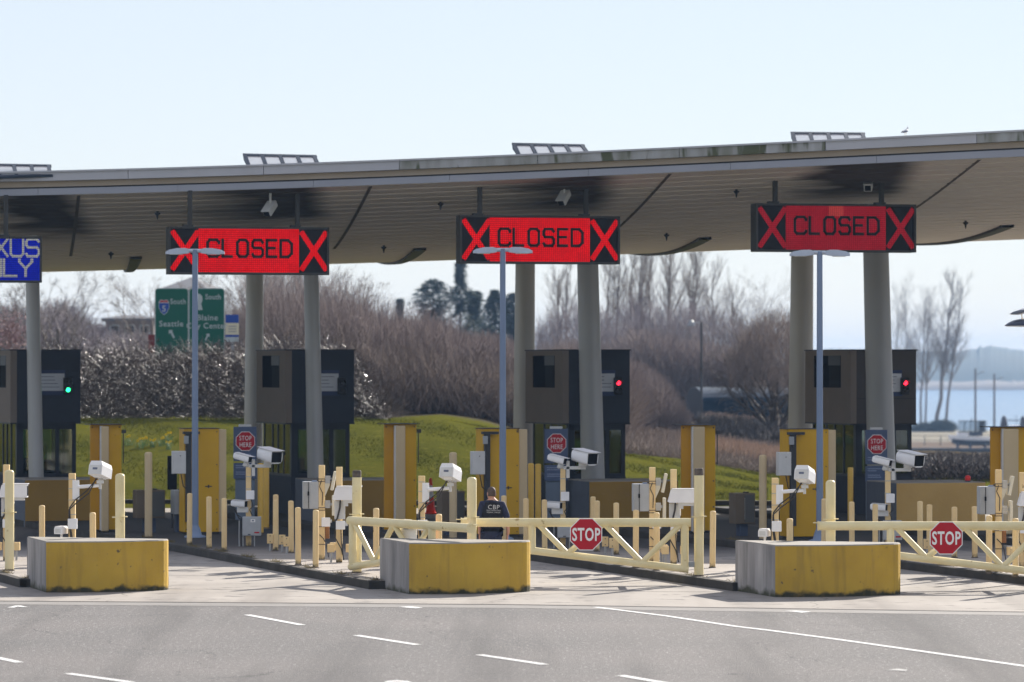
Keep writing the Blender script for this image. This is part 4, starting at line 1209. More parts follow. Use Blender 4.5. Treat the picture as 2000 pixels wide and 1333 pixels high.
t1, hp1 = gate_post('gate_post', 697, 919, 1119.5, 'black-capped hinge post of the open gate', True, 'hinge posts of the swing gates')
t2, hp2 = gate_post('gate_post', 1365, 915, 1126, 'black-capped hinge post of the closed middle gate', True, 'hinge posts of the swing gates')
t3, hp3 = gate_post('gate_post', 2070, 920, 1135, 'black-capped hinge post of the right gate, just outside the right edge', True, 'hinge posts of the swing gates')
for t, p in ((t2, hp2), (t3, hp3)):
    MB().box(-.20, -.06, -.03, .03, .17, .27, bev=.01).build('hinge', M['grey_metal'], t)

def swing_gate(label, hinge, rz, zoff=0.0, flip=1, sign_side=-1):
    """local frame: x runs from the hinge (0) to the free end (-4.15), z up from the ground"""
    t = thing('swing_gate', label, 'swing gate', hinge, rz, 'cream swing gates across the lanes')
    L = 4.15; zt = 1.135; fx = lambda f: -L*f - .02
    K = 106.8
    def zb(f):  # lower chord rises towards the free end
        return 4 - (1112.5 - (1112.5-1076)*(f/.69) - YH)/K
    r = .080
    MB().tube((fx(-.01), 0, zt), (fx(1.0), 0, zt), r, n=20).build('top_rail', M['cream_pale'], t)
    MB().tube((fx(.0), 0, zb(0)), (fx(.70), 0, zb(.70)), .068, n=18).build('bottom_rail', M['cream_pale'], t)
    for i, (a, b, rr) in enumerate((((.017, zt-.04), (.017, zb(.017)-.03), .072), ((.69, zt-.04), (.69, zb(.69)-.05), .068))):
        MB().tube((fx(a[0]), 0, a[1]), (fx(b[0]), 0, b[1]), rr, n=18).build('upright', M['cream_pale'], t)
    for a, b in (((.03, zt-.02), (.205, zb(.205)+.02)), ((.205, zb(.205)+.02), (.372, zt-.02)), ((.372, zt-.02), (.535, zb(.535)+.02)), ((.535, zb(.535)+.02), (.665, zt-.02))):
        if b == (.372, zt-.02): a_, b_ = a, b
        MB().tube((fx(a[0]), 0, a[1]), (fx(b[0]), 0, b[1]), .052, n=14).build('brace', M['cream_pale'], t)
    MB().tube((fx(1.0), 0, zt), (fx(1.004), 0, zt), r*1.1, n=20).build('end_cap', M['cream_pale'], t)
    MB().box(fx(1.01)-.06, fx(1.0), -.10, -.04, zt+.05, zt+.066).build('latch_tongue', M['cream_pale'], t)
    # stop sign
    cx, cz, R_ = fx(.452), 4-(1043.7-YH)/K, .318
    sgn = sign_side
    def octo(rad): return [(cx+rad*math.cos(R(22.5+45*i)), cz+rad*math.sin(R(22.5+45*i))) for i in range(8)]
    y = sgn*.10
    s = MB().prism(octo(R_), min(y, y+sgn*.006), max(y, y+sgn*.006)).build('stop_sign', M['white_sign'], t)
    y2 = y + sgn*.008
    MB().prism(octo(R_*.945), min(y2, y2+sgn*.002), max(y2, y2+sgn*.002)).build('red_face', M['red_sign'], s)
    o = text_part('STOP', .325, M['white_sign'], s, (cx, y2+sgn*.006, cz-.112), 'stop_lettering', sx=.62, ext=.001, bold=.008, space=1.10)
    if sgn > 0: o.rotation_euler = (0, 0, math.pi)
    MB().box(cx-.02, cx+.02, min(y, 0), max(y, 0), zt-.1, zt-.06).build('bracket', M['steel'], t)
    return t
swing_gate('closed gate with red STOP sign across the lane between middle and right yellow blocks', (hp2.x-.17, hp2.y-.02, 0), 0)
swing_gate('closed gate with red STOP sign at the right edge, beyond the right yellow block', (hp3.x-.15, hp3.y-.0, 0), 0)
# the open gate stands swung toward the camera beside the middle block
h1 = gp(684, 1121, .15); h1.z = 0
e1 = at(836, 72.6, 0)
ang = math.atan2(h1.y-e1.y, h1.x-e1.x)
g1 = swing_gate('open gate swung toward the road, its end cap above the middle yellow block', (h1.x, h1.y, 0), ang)

# ================================================================== CAMERA MASTS
def housing(mb, w, d, h, Mx, taper=.0):
    """boxy camera hood, front toward -y"""
    sec = lambda y, sx, sz: [Vector((-w/2*sx, y, -h/2*sz)), Vector((w/2*sx, y, -h/2*sz)), Vector((w/2*sx, y, h*.18*sz)), Vector((w*.38*sx, y, h/2*sz)), Vector((-w*.38*sx, y, h/2*sz)), Vector((-w/2*sx, y, h*.18*sz))]
    rings = [[Mx @ v for v in sec(y, 1, 1)] for y in (-d/2, d/2)]
    return mb.rings(rings, smooth=False)
def mast_a(px, by, ty, label, lowdx=0.0):
    p = gp(px, by, .15); K = F/p.y; h = zat(ty, p.y)-.15
    t = thing('camera_mast', label, 'camera mast', p, 0, 'camera masts behind the yellow blocks')
    mb = MB().box(-.063, .063, -.063, .063, 0, h, bev=.008); mb.build('post', M['cream'], t)
    for z in (h-.12, h-.30, h-.52, h-.80, .45):
        MB().box(-.068, .068, -.068, .068, z, z+.012).build('strap', M['steel'], t)
    MB().box(.012, .145, -.085, -.064, h-.50, h-.13, bev=.006).build('mounting_plate', M['white_metal'], t)
    MB().tube((.12, -.11, h-.26), (.53, -.12, h-.23), .035, n=10).build('arm', M['white_metal'], t)
    z1 = h+.07
    Mx = Matrix.Translation((.56, -.12, z1)) @ Matrix.Rotation(R(-22), 4, 'Z') @ Matrix.Rotation(R(-14), 4, 'X')
    hb = housing(MB(), .29, .42, .27, Mx).build('camera_housing', M['white_metal'], t)
    MB().box(-.125, .125, -.225, -.21, -.13, .05, Mx).build('housing_face', M['white_dull'], hb)
    MB().box(-.05, .05, -.228, -.226, -.04, .0, Mx).build('face_label', M['ink'], hb)
    MB().box(-.08, .08, -.12, .12, -.165, -.135, Mx).build('housing_base', M['white_metal'], hb)
    mb = MB().tube((.55, -.12, h-.30), (.55, -.12, z1-.14), .028, n=10); mb.box(.49, .62, -.17, -.07, h-.19, h-.13)
    mb.build('swivel', M['white_dull'], t)
    MB().path([(.50, -.15, z1-.16), (.30, -.14, h-.33), (.08, -.10, h-.50), (-.04, -.09, h-.66), (-.02, -.09, h-1.05), (.07, -.09, .12), (.08, -.08, .0)], .012, 6).build('cable', M['cable'], t)
    MB().path([(.48, -.17, z1-.16), (.34, -.15, h-.38), (.10, -.11, h-.56), (-.05, -.10, h-.70), (-.05, -.10, h-1.0), (.04, -.09, .15), (.05, -.08, .0)], .012, 6).build('cable', M['cable'], t)
    MB().box(-.07, .11, -.16, -.066, .80-.10, .80+.10, bev=.01).build('junction_box', M['white_metal'], t)
    # low side camera
    MB().path([(-.06, -.05, .42), (-.20, -.05, .44), (-.20, -.05, .62)], .026, 8).build('low_arm', M['white_metal'], t)
    Mx = Matrix.Translation((-.21, -.05, .68)) @ Matrix.Rotation(R(-20), 4, 'Z')
    lo = housing(MB(), .17, .26, .15, Mx).build('low_camera', M['white_metal'], t)
    MB().box(-.06, .06, -.135, -.128, -.055, .03, Mx).build('low_lens', M['white_dull'], lo)
    return t
mast_a(141, 1104, 925, 'cream mast with a white box camera on an arm, behind the left yellow block')
mast_a(823.5, 1107, 930, 'cream mast with a white box camera on an arm, next to the orange cone')
mast_a(1514, 1110, 934, 'cream mast with a white box camera on an arm, behind the right yellow block')

def bullet(t, name, x, y, z, w, L, h, yaw, pitch, black=True, parent_mat='white_metal'):
    Mx = Matrix.Translation((x, y, z)) @ Matrix.Rotation(yaw, 4, 'Z') @ Matrix.Rotation(pitch, 4, 'X')
    mb = MB(); rr = []
    for yy, s_ in ((-L/2, 1.0), (-L*.1, 1.0), (L*.42, .92), (L/2, .7)):
        ring = []
        for k in range(16):
            a = 2*math.pi*k/16 + math.pi/16
            c, q = math.cos(a), math.sin(a)
            ring.append(Mx @ Vector((math.copysign(abs(c)**.5, c)*w/2*s_, yy, math.copysign(abs(q)**.5, q)*h/2*s_)))
        rr.append(ring)
    mb.rings(rr); o = mb.build(name, M[parent_mat], t)
    MB().box(-w*.42, w*.42, -L/2-.006, -L/2-.001, -h*.40, h*.40, Mx).build('lens_window', M['black'], o)
    mb = MB(); mb.box(-w*.53, w*.53, -L/2-.07, L*.40, h*.51, h*.53, Mx)
    mb.build('sunshield', M[parent_mat], o)
    return o
def mast_b(px, by, label, ty=912):
    p = gp(px, by, .15); K = F/p.y; h = zat(ty, p.y)-.15
    t = thing('camera_post', label, 'camera post', p, 0, 'camera posts with two upper cameras at mid island')
    q = lambda x, y: ((x-485.5)/91.4, (1067-y)/91.4)      # offsets measured in the photo
    mb = MB().box(-.055, .055, -.055, .055, 0, h, bev=.008); mb.build('post', M['cream'], t)
    for z in (h-.22, h-.48, h-.62, .5):
        MB().box(-.061, .061, -.061, .061, z, z+.014).build('strap', M['steel'], t)
    MB().box(.07, .14, -.06, .0, h-.20, h+.16, bev=.005).build('mounting_plate', M['white_dull'], t)
    MB().box(.0, .48, -.06, -.01, h-.02, h+.05, bev=.01).build('arm', M['white_dull'], t)
    b = bullet(t, 'large_camera', .44, -.10, h+.25, .30, .60, .28, R(37), R(8))
    MB().box(.33, .50, -.12, .05, h+.05, h+.12).build('camera_foot', M['white_dull'], b)
    b = bullet(t, 'small_camera', -.13, -.05, h+.20, .15, .40, .15, R(62), R(13))
    MB().lathe([(.05, h+.0), (.08, h+.03), (.05, h+.10), (.04, h+.14)], 10, (-.05, -.03, 0)).build('camera_foot', M['white_dull'], b)
    MB().box(-.045, .13, -.15, -.058, 1.0, 1.19, bev=.01).build('junction_box', M['white_metal'], t)
    b = bullet(t, 'lower_camera', -.20, -.10, .91, .14, .34, .15, R(66), R(3))
    MB().box(-.24, -.0, -.13, -.05, .72, .84, bev=.012).build('camera_foot', M['white_dull'], b)
    MB().path([(-.27, -.1, .82), (-.24, -.12, .68), (-.13, -.10, .60), (-.14, -.08, .0)], .011, 6).build('cable', M['cable'], t)
    MB().path([(.06, -.1, 1.0), (.10, -.11, .86), (.03, -.1, .78), (.08, -.09, .66)], .011, 6).build('cable', M['cable'], t)
    MB().path([(-.30, -.1, .8), (-.2, -.12, .6), (-.06, -.10, .55)], .011, 6).build('cable', M['cable'], t)
    c = MB().box(-.115, .275, -.26, -.06, .23, .635, bev=.012).build('control_cabinet', M['cab_side'], t)
    MB().box(-.10, .26, -.266, -.258, .245, .62).build('cabinet_door', M['cab_side'], c)
    MB().box(.06, .16, -.270, -.267, .52, .585).build('white_label', M['white_sign'], c)
    MB().box(.085, .135, -.272, -.2705, .54, .565).build('label_print', M['ink'], c)
    MB().box(.14, .245, -.270, -.267, .285, .315).build('red_sticker', M['red_sign'], c)
    MB().box(-.0, .06, -.270, -.267, .25, .27).build('latch', M['dark'], c)
    for x in (-.19, -.11, .135):
        MB().tube((x, -.14, 0), (x, -.14, .55 if x < 0 else .24), .014, n=8).build('conduit', M['steel'], t)
    return t
mast_b(485.5, 1067, 'cream post carrying two white cameras, in front of the left stop-here sign')
mast_b(1099.5, 1071, 'cream post carrying two white cameras, in front of the middle stop-here sign', 915.5)
mast_b(1734, 1076, 'cream post carrying two white cameras, in front of the right stop-here sign', 919.5)

def mast_c(px, by, ty, label, full=True):
    """reader post: grey cabinet on the left, flat antennas on the right"""
    p = gp(px, by, .15); h = zat(ty, p.y)-.15
    t = thing('antenna_post', label, 'antenna post', p, 0, 'antenna posts with grey cabinets')
    MB().box(-.06, .06, -.06, .06, 0, h, bev=.008).build('post', M['cream'], t)
    for z in (h-.28, h-.33, h-.85, h-.90, .65, .3):
        MB().box(-.068, .068, -.068, .068, z, z+.014).build('strap', M['rust'], t)
    c = MB().box(-.375, -.065, -.05, .24, h-.865, h-.325, Matrix.Rotation(R(6), 4, 'Z'), bev=.012).build('cabinet', M['cab_side'], t)
    MB().box(-.375, -.275, -.064, -.052, h-.855, h-.335, Matrix.Rotation(R(6), 4, 'Z')).build('cabinet_door', M['grey_metal2'], c)
    mb = MB().box(-.268, -.262, -.075, -.052, h-.86, h-.33, Matrix.Rotation(R(6), 4, 'Z')); mb.box(-.285, -.255, -.09, -.06, h-.60, h-.52, Matrix.Rotation(R(6), 4, 'Z'))
    mb.build('cabinet_latch', M['black'], c)
    MB().box(-.19, -.10, -.04, .06, h-.325, h-.30).build('vent_cap', M['pole_blue'], c)
    MB().box(-.10, .20, -.03, .03, h-.31, h-.285).build('bracket', M['dark'], t)
    for (z0, z1, tilt) in ((h-.50, h-.12, 11), (h-1.0, h-.60, 0)):
        Mx = Matrix.Translation((.235, 0, (z0+z1)/2)) @ Matrix.Rotation(R(tilt), 4, 'Y')
        a = MB().box(-.03, .03, -.13, .13, -(z1-z0)/2, (z1-z0)/2, Mx, bev=.012).build('antenna', M['cream_ant'], t)
        mb = MB().box(.06, .20, -.03, .03, (z0+z1)/2-.0, (z0+z1)/2+.05); mb.box(.07, .17, -.05, .05, (z0+z1)/2-.05, (z0+z1)/2+.10)
        mb.build('antenna_bracket', M['steel'], a)
    MB().prism([(.06, h-.62), (.16, h-.40), (.16, h-.36), (.06, h-.36)], -.04, .04).build('horn', M['cream_ant'], t)
    MB().box(.0, .17, -.13, -.062, .66, .84, bev=.01).build('junction_box', M['white_metal'], t)
    MB().box(.17, .20, -.11, -.08, .74, .80).build('box_gland', M['white_dull'], t)
    MB().box(.07, .15, -.02, .05, .42, .66).build('brown_conduit_cover', M['rust_brown'], t)
    MB().path([(-.04, -.09, .50), (.04, -.1, .42), (.10, -.09, .30), (.14, -.09, .05)], .010, 6).build('cable', M['cable'], t)
    MB().path([(-.0, -.07, h-.3), (-.045, -.08, h-.42), (.02, -.08, h-.55), (.01, -.08, h-.8)], .008, 6).build('cable', M['cable'], t)
    MB().box(.16, .30, -.05, .05, .18, .34, bev=.008).build('foot_box', M['cream'], t)
    MB().tube((.2, 0, 0), (.2, 0, .18), .02, n=8).build('conduit', M['steel'], t)
    return t
M['grey_metal2'] = mat('cabinet_door_grey', (.36, .37, .37), .4, (.28, .29, .29), 6, .7)
M['cream_ant'] = mat('antenna_cream', (.62, .58, .46), .5)
M['rust_brown'] = mat('rust_brown', (.28, .13, .05), .7, (.2, .09, .035), 12, .6)
def mast_d(px, by, ty, label):
    """side camera post: long white hood reaching right"""
    p = gp(px, by, .15); h = zat(ty, p.y)-.15
    t = thing('side_camera_post', label, 'camera post', p, 0, 'posts with long white camera hoods')
    MB().box(-.06, .06, -.06, .06, 0, h, bev=.008).build('post', M['cream'], t)
    mb = MB(); x0, x1 = -.12, .44; z0, z1 = h-.64, h-.38
    pts = [(x0, z0+.02), (x0+.03, z0), (x1, z0), (x1, z1), (x0+.09, z1), (x0+.06, z1-.02)]
    mb.prism(pts, -.30, -.07); o = mb.build('camera_hood', M['white_metal'], t)
    MB().prism([(x0+.08, z1+.001), (x1+.02, z1+.001), (x1+.02, z1+.015), (x0+.08, z1+.015)], -.31, -.06).build('hood_top', M['white_metal'], o)
    MB().box(x1, x1+.006, -.28, -.10, z0+.03, z1-.03).build('hood_window', M['black'], o)
    MB().box(.08, .38, -.26, -.11, z0-.06, z0-.002).build('hood_foot', M['white_dull'], o)
    MB().box(.10, .18, -.24, -.14, z0-.12, z0-.06).build('swivel', M['white_dull'], t)
    MB().box(-.09, .12, -.10, -.062, h-1.02, h-.66, bev=.006).build('mounting_plate', M['white_dull'], t)
    MB().path([(.03, -.16, z0), (.02, -.15, z0-.15), (-.03, -.13, h-1.0), (-.07, -.12, h-1.06)], .018, 8).build('cable', M['cable'], t)
    MB().box(-.06, .12, -.15, -.10, .65, .82, bev=.01).build('junction_box', M['white_metal'], t)
    MB().box(.12, .17, -.13, -.11, .72, .79).build('box_gland', M['white_dull'], t)
    MB().path([(-.08, -.1, .65), (-.08, -.1, .5), (.04, -.09, .28), (.10, -.09, .05)], .011, 6).build('cable', M['cable'], t)
    MB().path([(.04, -.08, .65), (.05, -.08, .4), (.09, -.08, .05)], .011, 6).build('cable', M['cable'], t)
    for x in (-.16, .20):
        b = MB().box(x-.07, x+.07, -.06, .04, .20, .36, bev=.008).build('foot_box', M['cream'], t)
        MB().tube((x, 0, 0), (x, 0, .20), .022, n=8).build('conduit', M['steel'], t)
    return t
mast_c(628.5, 1093.5, 909, 'antenna post with a grey cabinet, left of the open gate')
mast_c(1274, 1098, 913, 'antenna post with a grey cabinet, above the closed middle gate')
mast_c(1950, 1103, 917.8, 'antenna post with a grey cabinet, right of the ochre sunlit wall')
mast_d(662.5, 1099, 912.5, 'post with a long white camera hood, left of the black-capped post of the open gate')
mast_d(1315.5, 1103, 917, 'post with a long white camera hood, beside the black-capped post of the closed gate')
mast_d(12.5, 1095, 908, 'post with a long white camera hood at the left edge of the photo')
mast_d(1997, 1108, 923, 'post with a long white camera hood at the right edge of the photo')

def foot_box(px, by, label):
    p = gp(px, by, .15)
    t = thing('junction_box', label, 'junction box', p, 0, 'cream junction boxes on conduits by the bollards')
    MB().box(-.065, .065, -.06, .04, .16, .36, bev=.008).build('box', M['cream'], t)
    MB().tube((0, 0, -.0), (0, 0, .16), .024, n=8).build('conduit', M['steel'], t)
    mb = MB()
    for z in (.2, .32): mb.box(-.01, .01, -.066, -.060, z-.008, z+.008)
    mb.build('screws', M['dark'], t)
for px, by, lab in ((528, 1077, 'cream junction box left of the twin bollards, left island'), (551, 1079, 'cream junction box between the twin bollards, left island'),
                    (560, 1083, 'cream junction box in front of the second bollard, left island'), (1196, 1086, 'cream junction box right of the middle STOP sign'),
                    (1182, 1083, 'small junction box right behind the edge of the middle STOP sign'), (1810, 1088, 'junction box left behind the right STOP sign')):
    foot_box(px, by, lab)

# ================================================================== RADIATION MONITORS (yellow steel cabinets)
def monitor_near(x0, x1, x2, ty, by, label):
    """front face yellow x0..x1, cream detector face x1..x2"""
    p = gp(x0, by, .15); K = F/p.y; h = zat(ty, p.y)-.15; w = (x1-x0)/K/math.cos(A); wc = (x2-x1)/K/math.cos(A)
    t = thing('portal_monitor', label, 'portal monitor', p, A, 'yellow portal monitors along the lanes')
    MB().box(0, w, 0, .55, .06, h, bev=.006).build('housing', M['rpm_yellow'], t)
    MB().box(w+.004, w+wc, .03, .58, .06, h-.02, bev=.01).build('detector_panel', M['cream_panel'], t)
    MB().box(-.03, w+.02, -.02, .57, h, h+.015).build('top_plate', M['dark'], t)
    MB().box(.05, w, .03, .5, 0, .06).build('plinth', M['dark'], t)
    mb = MB()
    for x in (.06*w, .94*w):
        for z in (.12, .5, h*.33, h*.66, h-.07): mb.box(x-.012, x+.012, -.008, -.001, z-.012, z+.012)
    mb.box(.68*w, .72*w, -.006, -.001, h*.44, h*.47); mb.box(.60*w, .80*w, -.006, -.001, h*.45, h*.46)
    mb.build('bolts', M['dark'], t)
    # equipment bracket, conduit run and the white box on the left
    MB().box(.02, .14, -.12, -.01, .3, h-.10).build('conduit_tray', M['dark'], t)
    MB().box(-.05, .33, -.16, -.03, h-.12, h-.06).build('sensor_bracket', M['dark'], t)
    MB().box(-.04, .06, -.2, -.12, h-.34, h-.16, bev=.01).build('sensor', M['grey_metal'], t)
    b = MB().box(-.30, .0, -.18, .0, h-1.02, h-.50, bev=.01).build('control_box', M['white_dull'], t)
    MB().box(-.29, -.15, -.188, -.181, h-1.01, h-.51).build('box_door', M['white_dull'], b)
    MB().box(-.14, -.12, -.195, -.181, h-.62, h-.60).build('box_latch', M['dark'], b)
    MB().path([(-.0, -.1, h-.6), (.05, -.12, h-.4), (.08, -.1, h-.15)], .012, 6).build('cable', M['cable'], t)
    MB().path([(-.1, -.1, h-1.02), (-.05, -.11, h-1.3), (.07, -.1, h-1.4), (.07, -.1, .0)], .012, 6).build('cable', M['cable'], t)
    return t
monitor_near(360, 426, 441, 838, 1045, 'yellow monitor cabinet right behind the left lamp post')
monitor_near(943, 1014, 1031, 838, 1050, 'yellow monitor cabinet behind the officer and middle lamp post')
monitor_near(1540, 1620, 1636, 839, 1054, 'yellow monitor cabinet behind the right lamp post')
def monitor_far(x0, x1, x2, x3, ty, by, label):
    """left side face, cream detector column, yellow wing"""
    p = gp(x1, by, .15); K = F/p.y; h = zat(ty, p.y)-.15
    w = (x3-x1)/K/math.cos(A)
    t = thing('portal_monitor', label, 'portal monitor', p, A, 'yellow portal monitors along the lanes')
    d = .60
    MB().box(0, w, 0, d, .06, h, bev=.006).build('housing', M['rpm_yellow'], t)
    sw = (x1-x0)/K
    MB().box(-sw*.98, -.002, .02, .06, .06, h).build('side_wing', M['rpm_side'], t)
    wc = (x2-x1)/K
    MB().box(.02, wc, -.11, -.004, .02, h-.03, bev=.03).build('detector_column', M['cream_panel'], t)
    MB().box(.0, .07 if wc > .2 else .03, -.09, -.0, .05, h-.03).build('blue_edge_strip', M['white_dull'], t)
    MB().box(-sw-.02, w+.06, -.12, d, h, h+.015).build('top_plate', M['dark'], t)
    MB().box(-sw*.7, w-.05, .05, .5, 0, .06).build('plinth', M['dark'], t)
    mb = MB()
    for x, z in ((w-.05, h-.06), (w-.05, .6), (w-.05, 1.2), (-sw+.05, h-.06)): mb.box(x-.014, x+.014, -.010 if x > 0 else .008, -.001 if x > 0 else .018, z-.014, z+.014)
    mb.box(w+.01, w+.10, -.05, .02, h-.2, h-.12); mb.tube((w+.04, -.02, h-.2), (w+.04, -.02, h-.9), .012, n=6)
    mb.build('bolts_and_sensor', M['dark'], t)
    return t
M['rpm_side'] = mat('monitor_side', (.52, .26, .012), .5, (.40, .20, .01), 1.5, .6)
monitor_far(176, 194.5, 211.5, 236, 830, 1040, 'yellow monitor cabinet between the leftmost booth and the grass')
monitor_far(750, 769, 790.5, 813, 829, 1040, 'yellow monitor cabinet right of the left CLOSED lane booth, against the grass')
monitor_far(1330, 1349.5, 1375.6, 1398, 831, 1042, 'yellow monitor cabinet right of the middle booth, against the blue shed')
monitor_far(1933.5, 1954.6, 1989, 2016, 835, 1046, 'yellow monitor cabinet at the right edge of the photo')

# pedestal cabinets
def pedestal(x0, x1, ty, by, gy, label, m='brown_box'):
    D = gp(0, gy, .15).y; K = F/D
    t = thing('pedestal_cabinet', label, 'cabinet', at(x0, D, .15), A, 'low cabinets on pedestals in the shade'); t.location.z = .15
    w = (x1-x0)/K/math.cos(A)*.86; z0, z1 = zat(by, D)-.15, zat(ty, D)-.15
    MB().box(0, w, 0, .45, z0, z1, bev=.01).build('cabinet', M[m], t)
    MB().box(w*.46, w-.03, -.012, -.002, z0+.04, z1-.04).build('door', M['grey_dark'], t)
    MB().box(w*.3, w*.7, .1, .35, 0, z0).build('pedestal', M['blue_box'], t)
    MB().box(w*.44, w*.47, -.02, -.003, z0+.1, z1-.1).build('hinge_strip', M['steel'], t)
    MB().box(w*.6, w*.75, .1, .3, z1, z1+.03).build('vent_cap', M['dark'], t)
M['grey_dark'] = mat('cabinet_dark_grey', (.10, .105, .10), .5, (.08, .08, .08), 4, .5)
pedestal(267, 330, 958, 1013, 1041, 'brown cabinet on a blue pedestal behind the tall dull post at left')
pedestal(341, 362, 958, 1005, 1040, 'narrow grey cabinet between the brown cabinet and the left lamp post', 'cab_side')
pedestal(863, 915, 960, 1022, 1046, 'brown cabinet on a pedestal between the cone and the officer')
pedestal(1437, 1482, 964, 1024, 1048, 'brown cabinet on a pedestal left of the right camera mast')
p = at(328, 96, 0); p.z = 0
t = thing('black_panel', 'narrow black panel standing on the grass edge, left of the left lamp post', 'panel', p, A)
MB().box(0, .22, 0, .08, zat(957, 96), zat(891, 96), bev=.01).build('panel', M['black'], t)
MB().tube((.11, .04, 0), (.11, .04, zat(957, 96)), .03, n=8).build('post', M['dark'], t)

# STOP HERE signs
def stop_here(px0, px1, ty, label):
    D = 101.; p = at((px0+px1)/2, D, 0); K = F/D
    t = thing('stop_here_sign', label, 'sign', (p.x, D, .15), R(4), 'blue stop-here panels beside the booths')
    w = (px1-px0)/K/2; zt = zat(ty, D)-.15
    MB().box(-w, w, -.02, .03, zt-.86, zt, bev=.006).build('panel', M['navy'], t)
    MB().box(-w, w, -.02, .03, zt-1.30, zt-.90, bev=.006).build('lower_panel', M['navy'], t)
    MB().box(-w*.85, w*.85, .03, .22, 0, zt-1.28, bev=.01).build('pillar', M['pillar'], t)
    MB().box(-.16, .16, -.0, .05, zt, zt+.06, bev=.01).build('light_hood', M['white_dull'], t)
    R_ = .26; cz = zt-.36; cx = .01
    oc = lambda r: [(cx+r*math.cos(R(22.5+45*i)), cz+r*math.sin(R(22.5+45*i))) for i in range(8)]
    s = MB().prism(oc(R_), -.034, -.024).build('octagon', M['white_sign'], t)
    MB().prism(oc(R_*.94), -.037, -.035).build('red_face', M['red_sign'], s)
    text_part('STOP', .165, M['white_sign'], s, (cx, -.040, cz+.022), 'stop_lettering', sx=.74, ext=.001, bold=.0005, space=1.1)
    text_part('HERE', .165, M['white_sign'], s, (cx, -.040, cz-.145), 'here_lettering', sx=.74, ext=.001, bold=.0005, space=1.1)
    rnd = random.Random(int(px0))
    for z in (zt-.70, zt-.76, zt-.98, zt-1.03, zt-1.14, zt-1.19): MB().box(-w*.8, -w*.8+rnd.uniform(.8, 1.5)*w, -.025, -.022, z, z+.018).build('print_line', M['navy_print'], t)
M['navy_print'] = mat('small_print', (.28, .32, .42), .6)
stop_here(456, 501, 834, 'blue panel reading STOP HERE left of the left CLOSED lane booth')
stop_here(1063.5, 1109, 838, 'blue panel reading STOP HERE at the middle booth')
stop_here(1690, 1733, 840, 'blue panel reading STOP HERE in front of the right booth column')

# traffic cone
p = gp(841, 1004, 0)
t = thing('traffic_cone', 'tall bright orange-red cone on the sunlit strip behind the mast', 'traffic cone', p)
k_ = .98
MB().box(-.19, .19, -.19, .19, 0, .035, bev=.012).build('base', M['cone_red'], t)
mb = MB(); mb.lathe([(.135, .035), (.10, .30*k_), (.088, .46*k_)], 20)
mb.build('lower_body', M['cone_red'], t)
MB().lathe([(.088, .46*k_), (.074, .62*k_)], 20, cap=False).build('reflective_band', M['white_sign'], t)
MB().lathe([(.074, .62*k_), (.066, .70*k_)], 20, cap=False).build('middle_body', M['cone_red'], t)
MB().lathe([(.066, .70*k_), (.058, .78*k_)], 20, cap=False).build('reflective_band', M['white_sign'], t)
MB().lathe([(.058, .78*k_), (.038, .95*k_), (.03, .98*k_), (.002, .99*k_)], 20, cap=False).build('tip', M['cone_red'], t)

# ================================================================== THE OFFICER
def skin_body(name, joints, edges, mat_, parent, sub=2, root=0):
    me = bpy.data.meshes.new(name); me.from_pydata([j[0] for j in joints], edges, []); me.update()
    o = bpy.data.objects.new(name, me); link(o, parent)
    me.materials.append(mat_)
    mod = o.modifiers.new('skin', 'SKIN'); mod.use_smooth_shade = True
    if not me.skin_vertices: raise RuntimeError('no skin layer')
    for i, j in enumerate(joints):
        r = j[1]; sv = me.skin_vertices[0].data[i]
        sv.radius = (r, r) if not isinstance(r, tuple) else r
        sv.use_root = (i == root)
    s = o.modifiers.new('sub', 'SUBSURF'); s.levels = sub; s.render_levels = sub
    # freeze to a plain mesh
    dg = bpy.context.evaluated_depsgraph_get(); dg.update()
    m2 = bpy.data.meshes.new_from_object(o.evaluated_get(dg))
    o.modifiers.clear(); o.data = m2; bpy.data.meshes.remove(me)
    if not m2.materials: m2.materials.append(mat_)
    for p_ in m2.polygons: p_.use_smooth = True
    return o
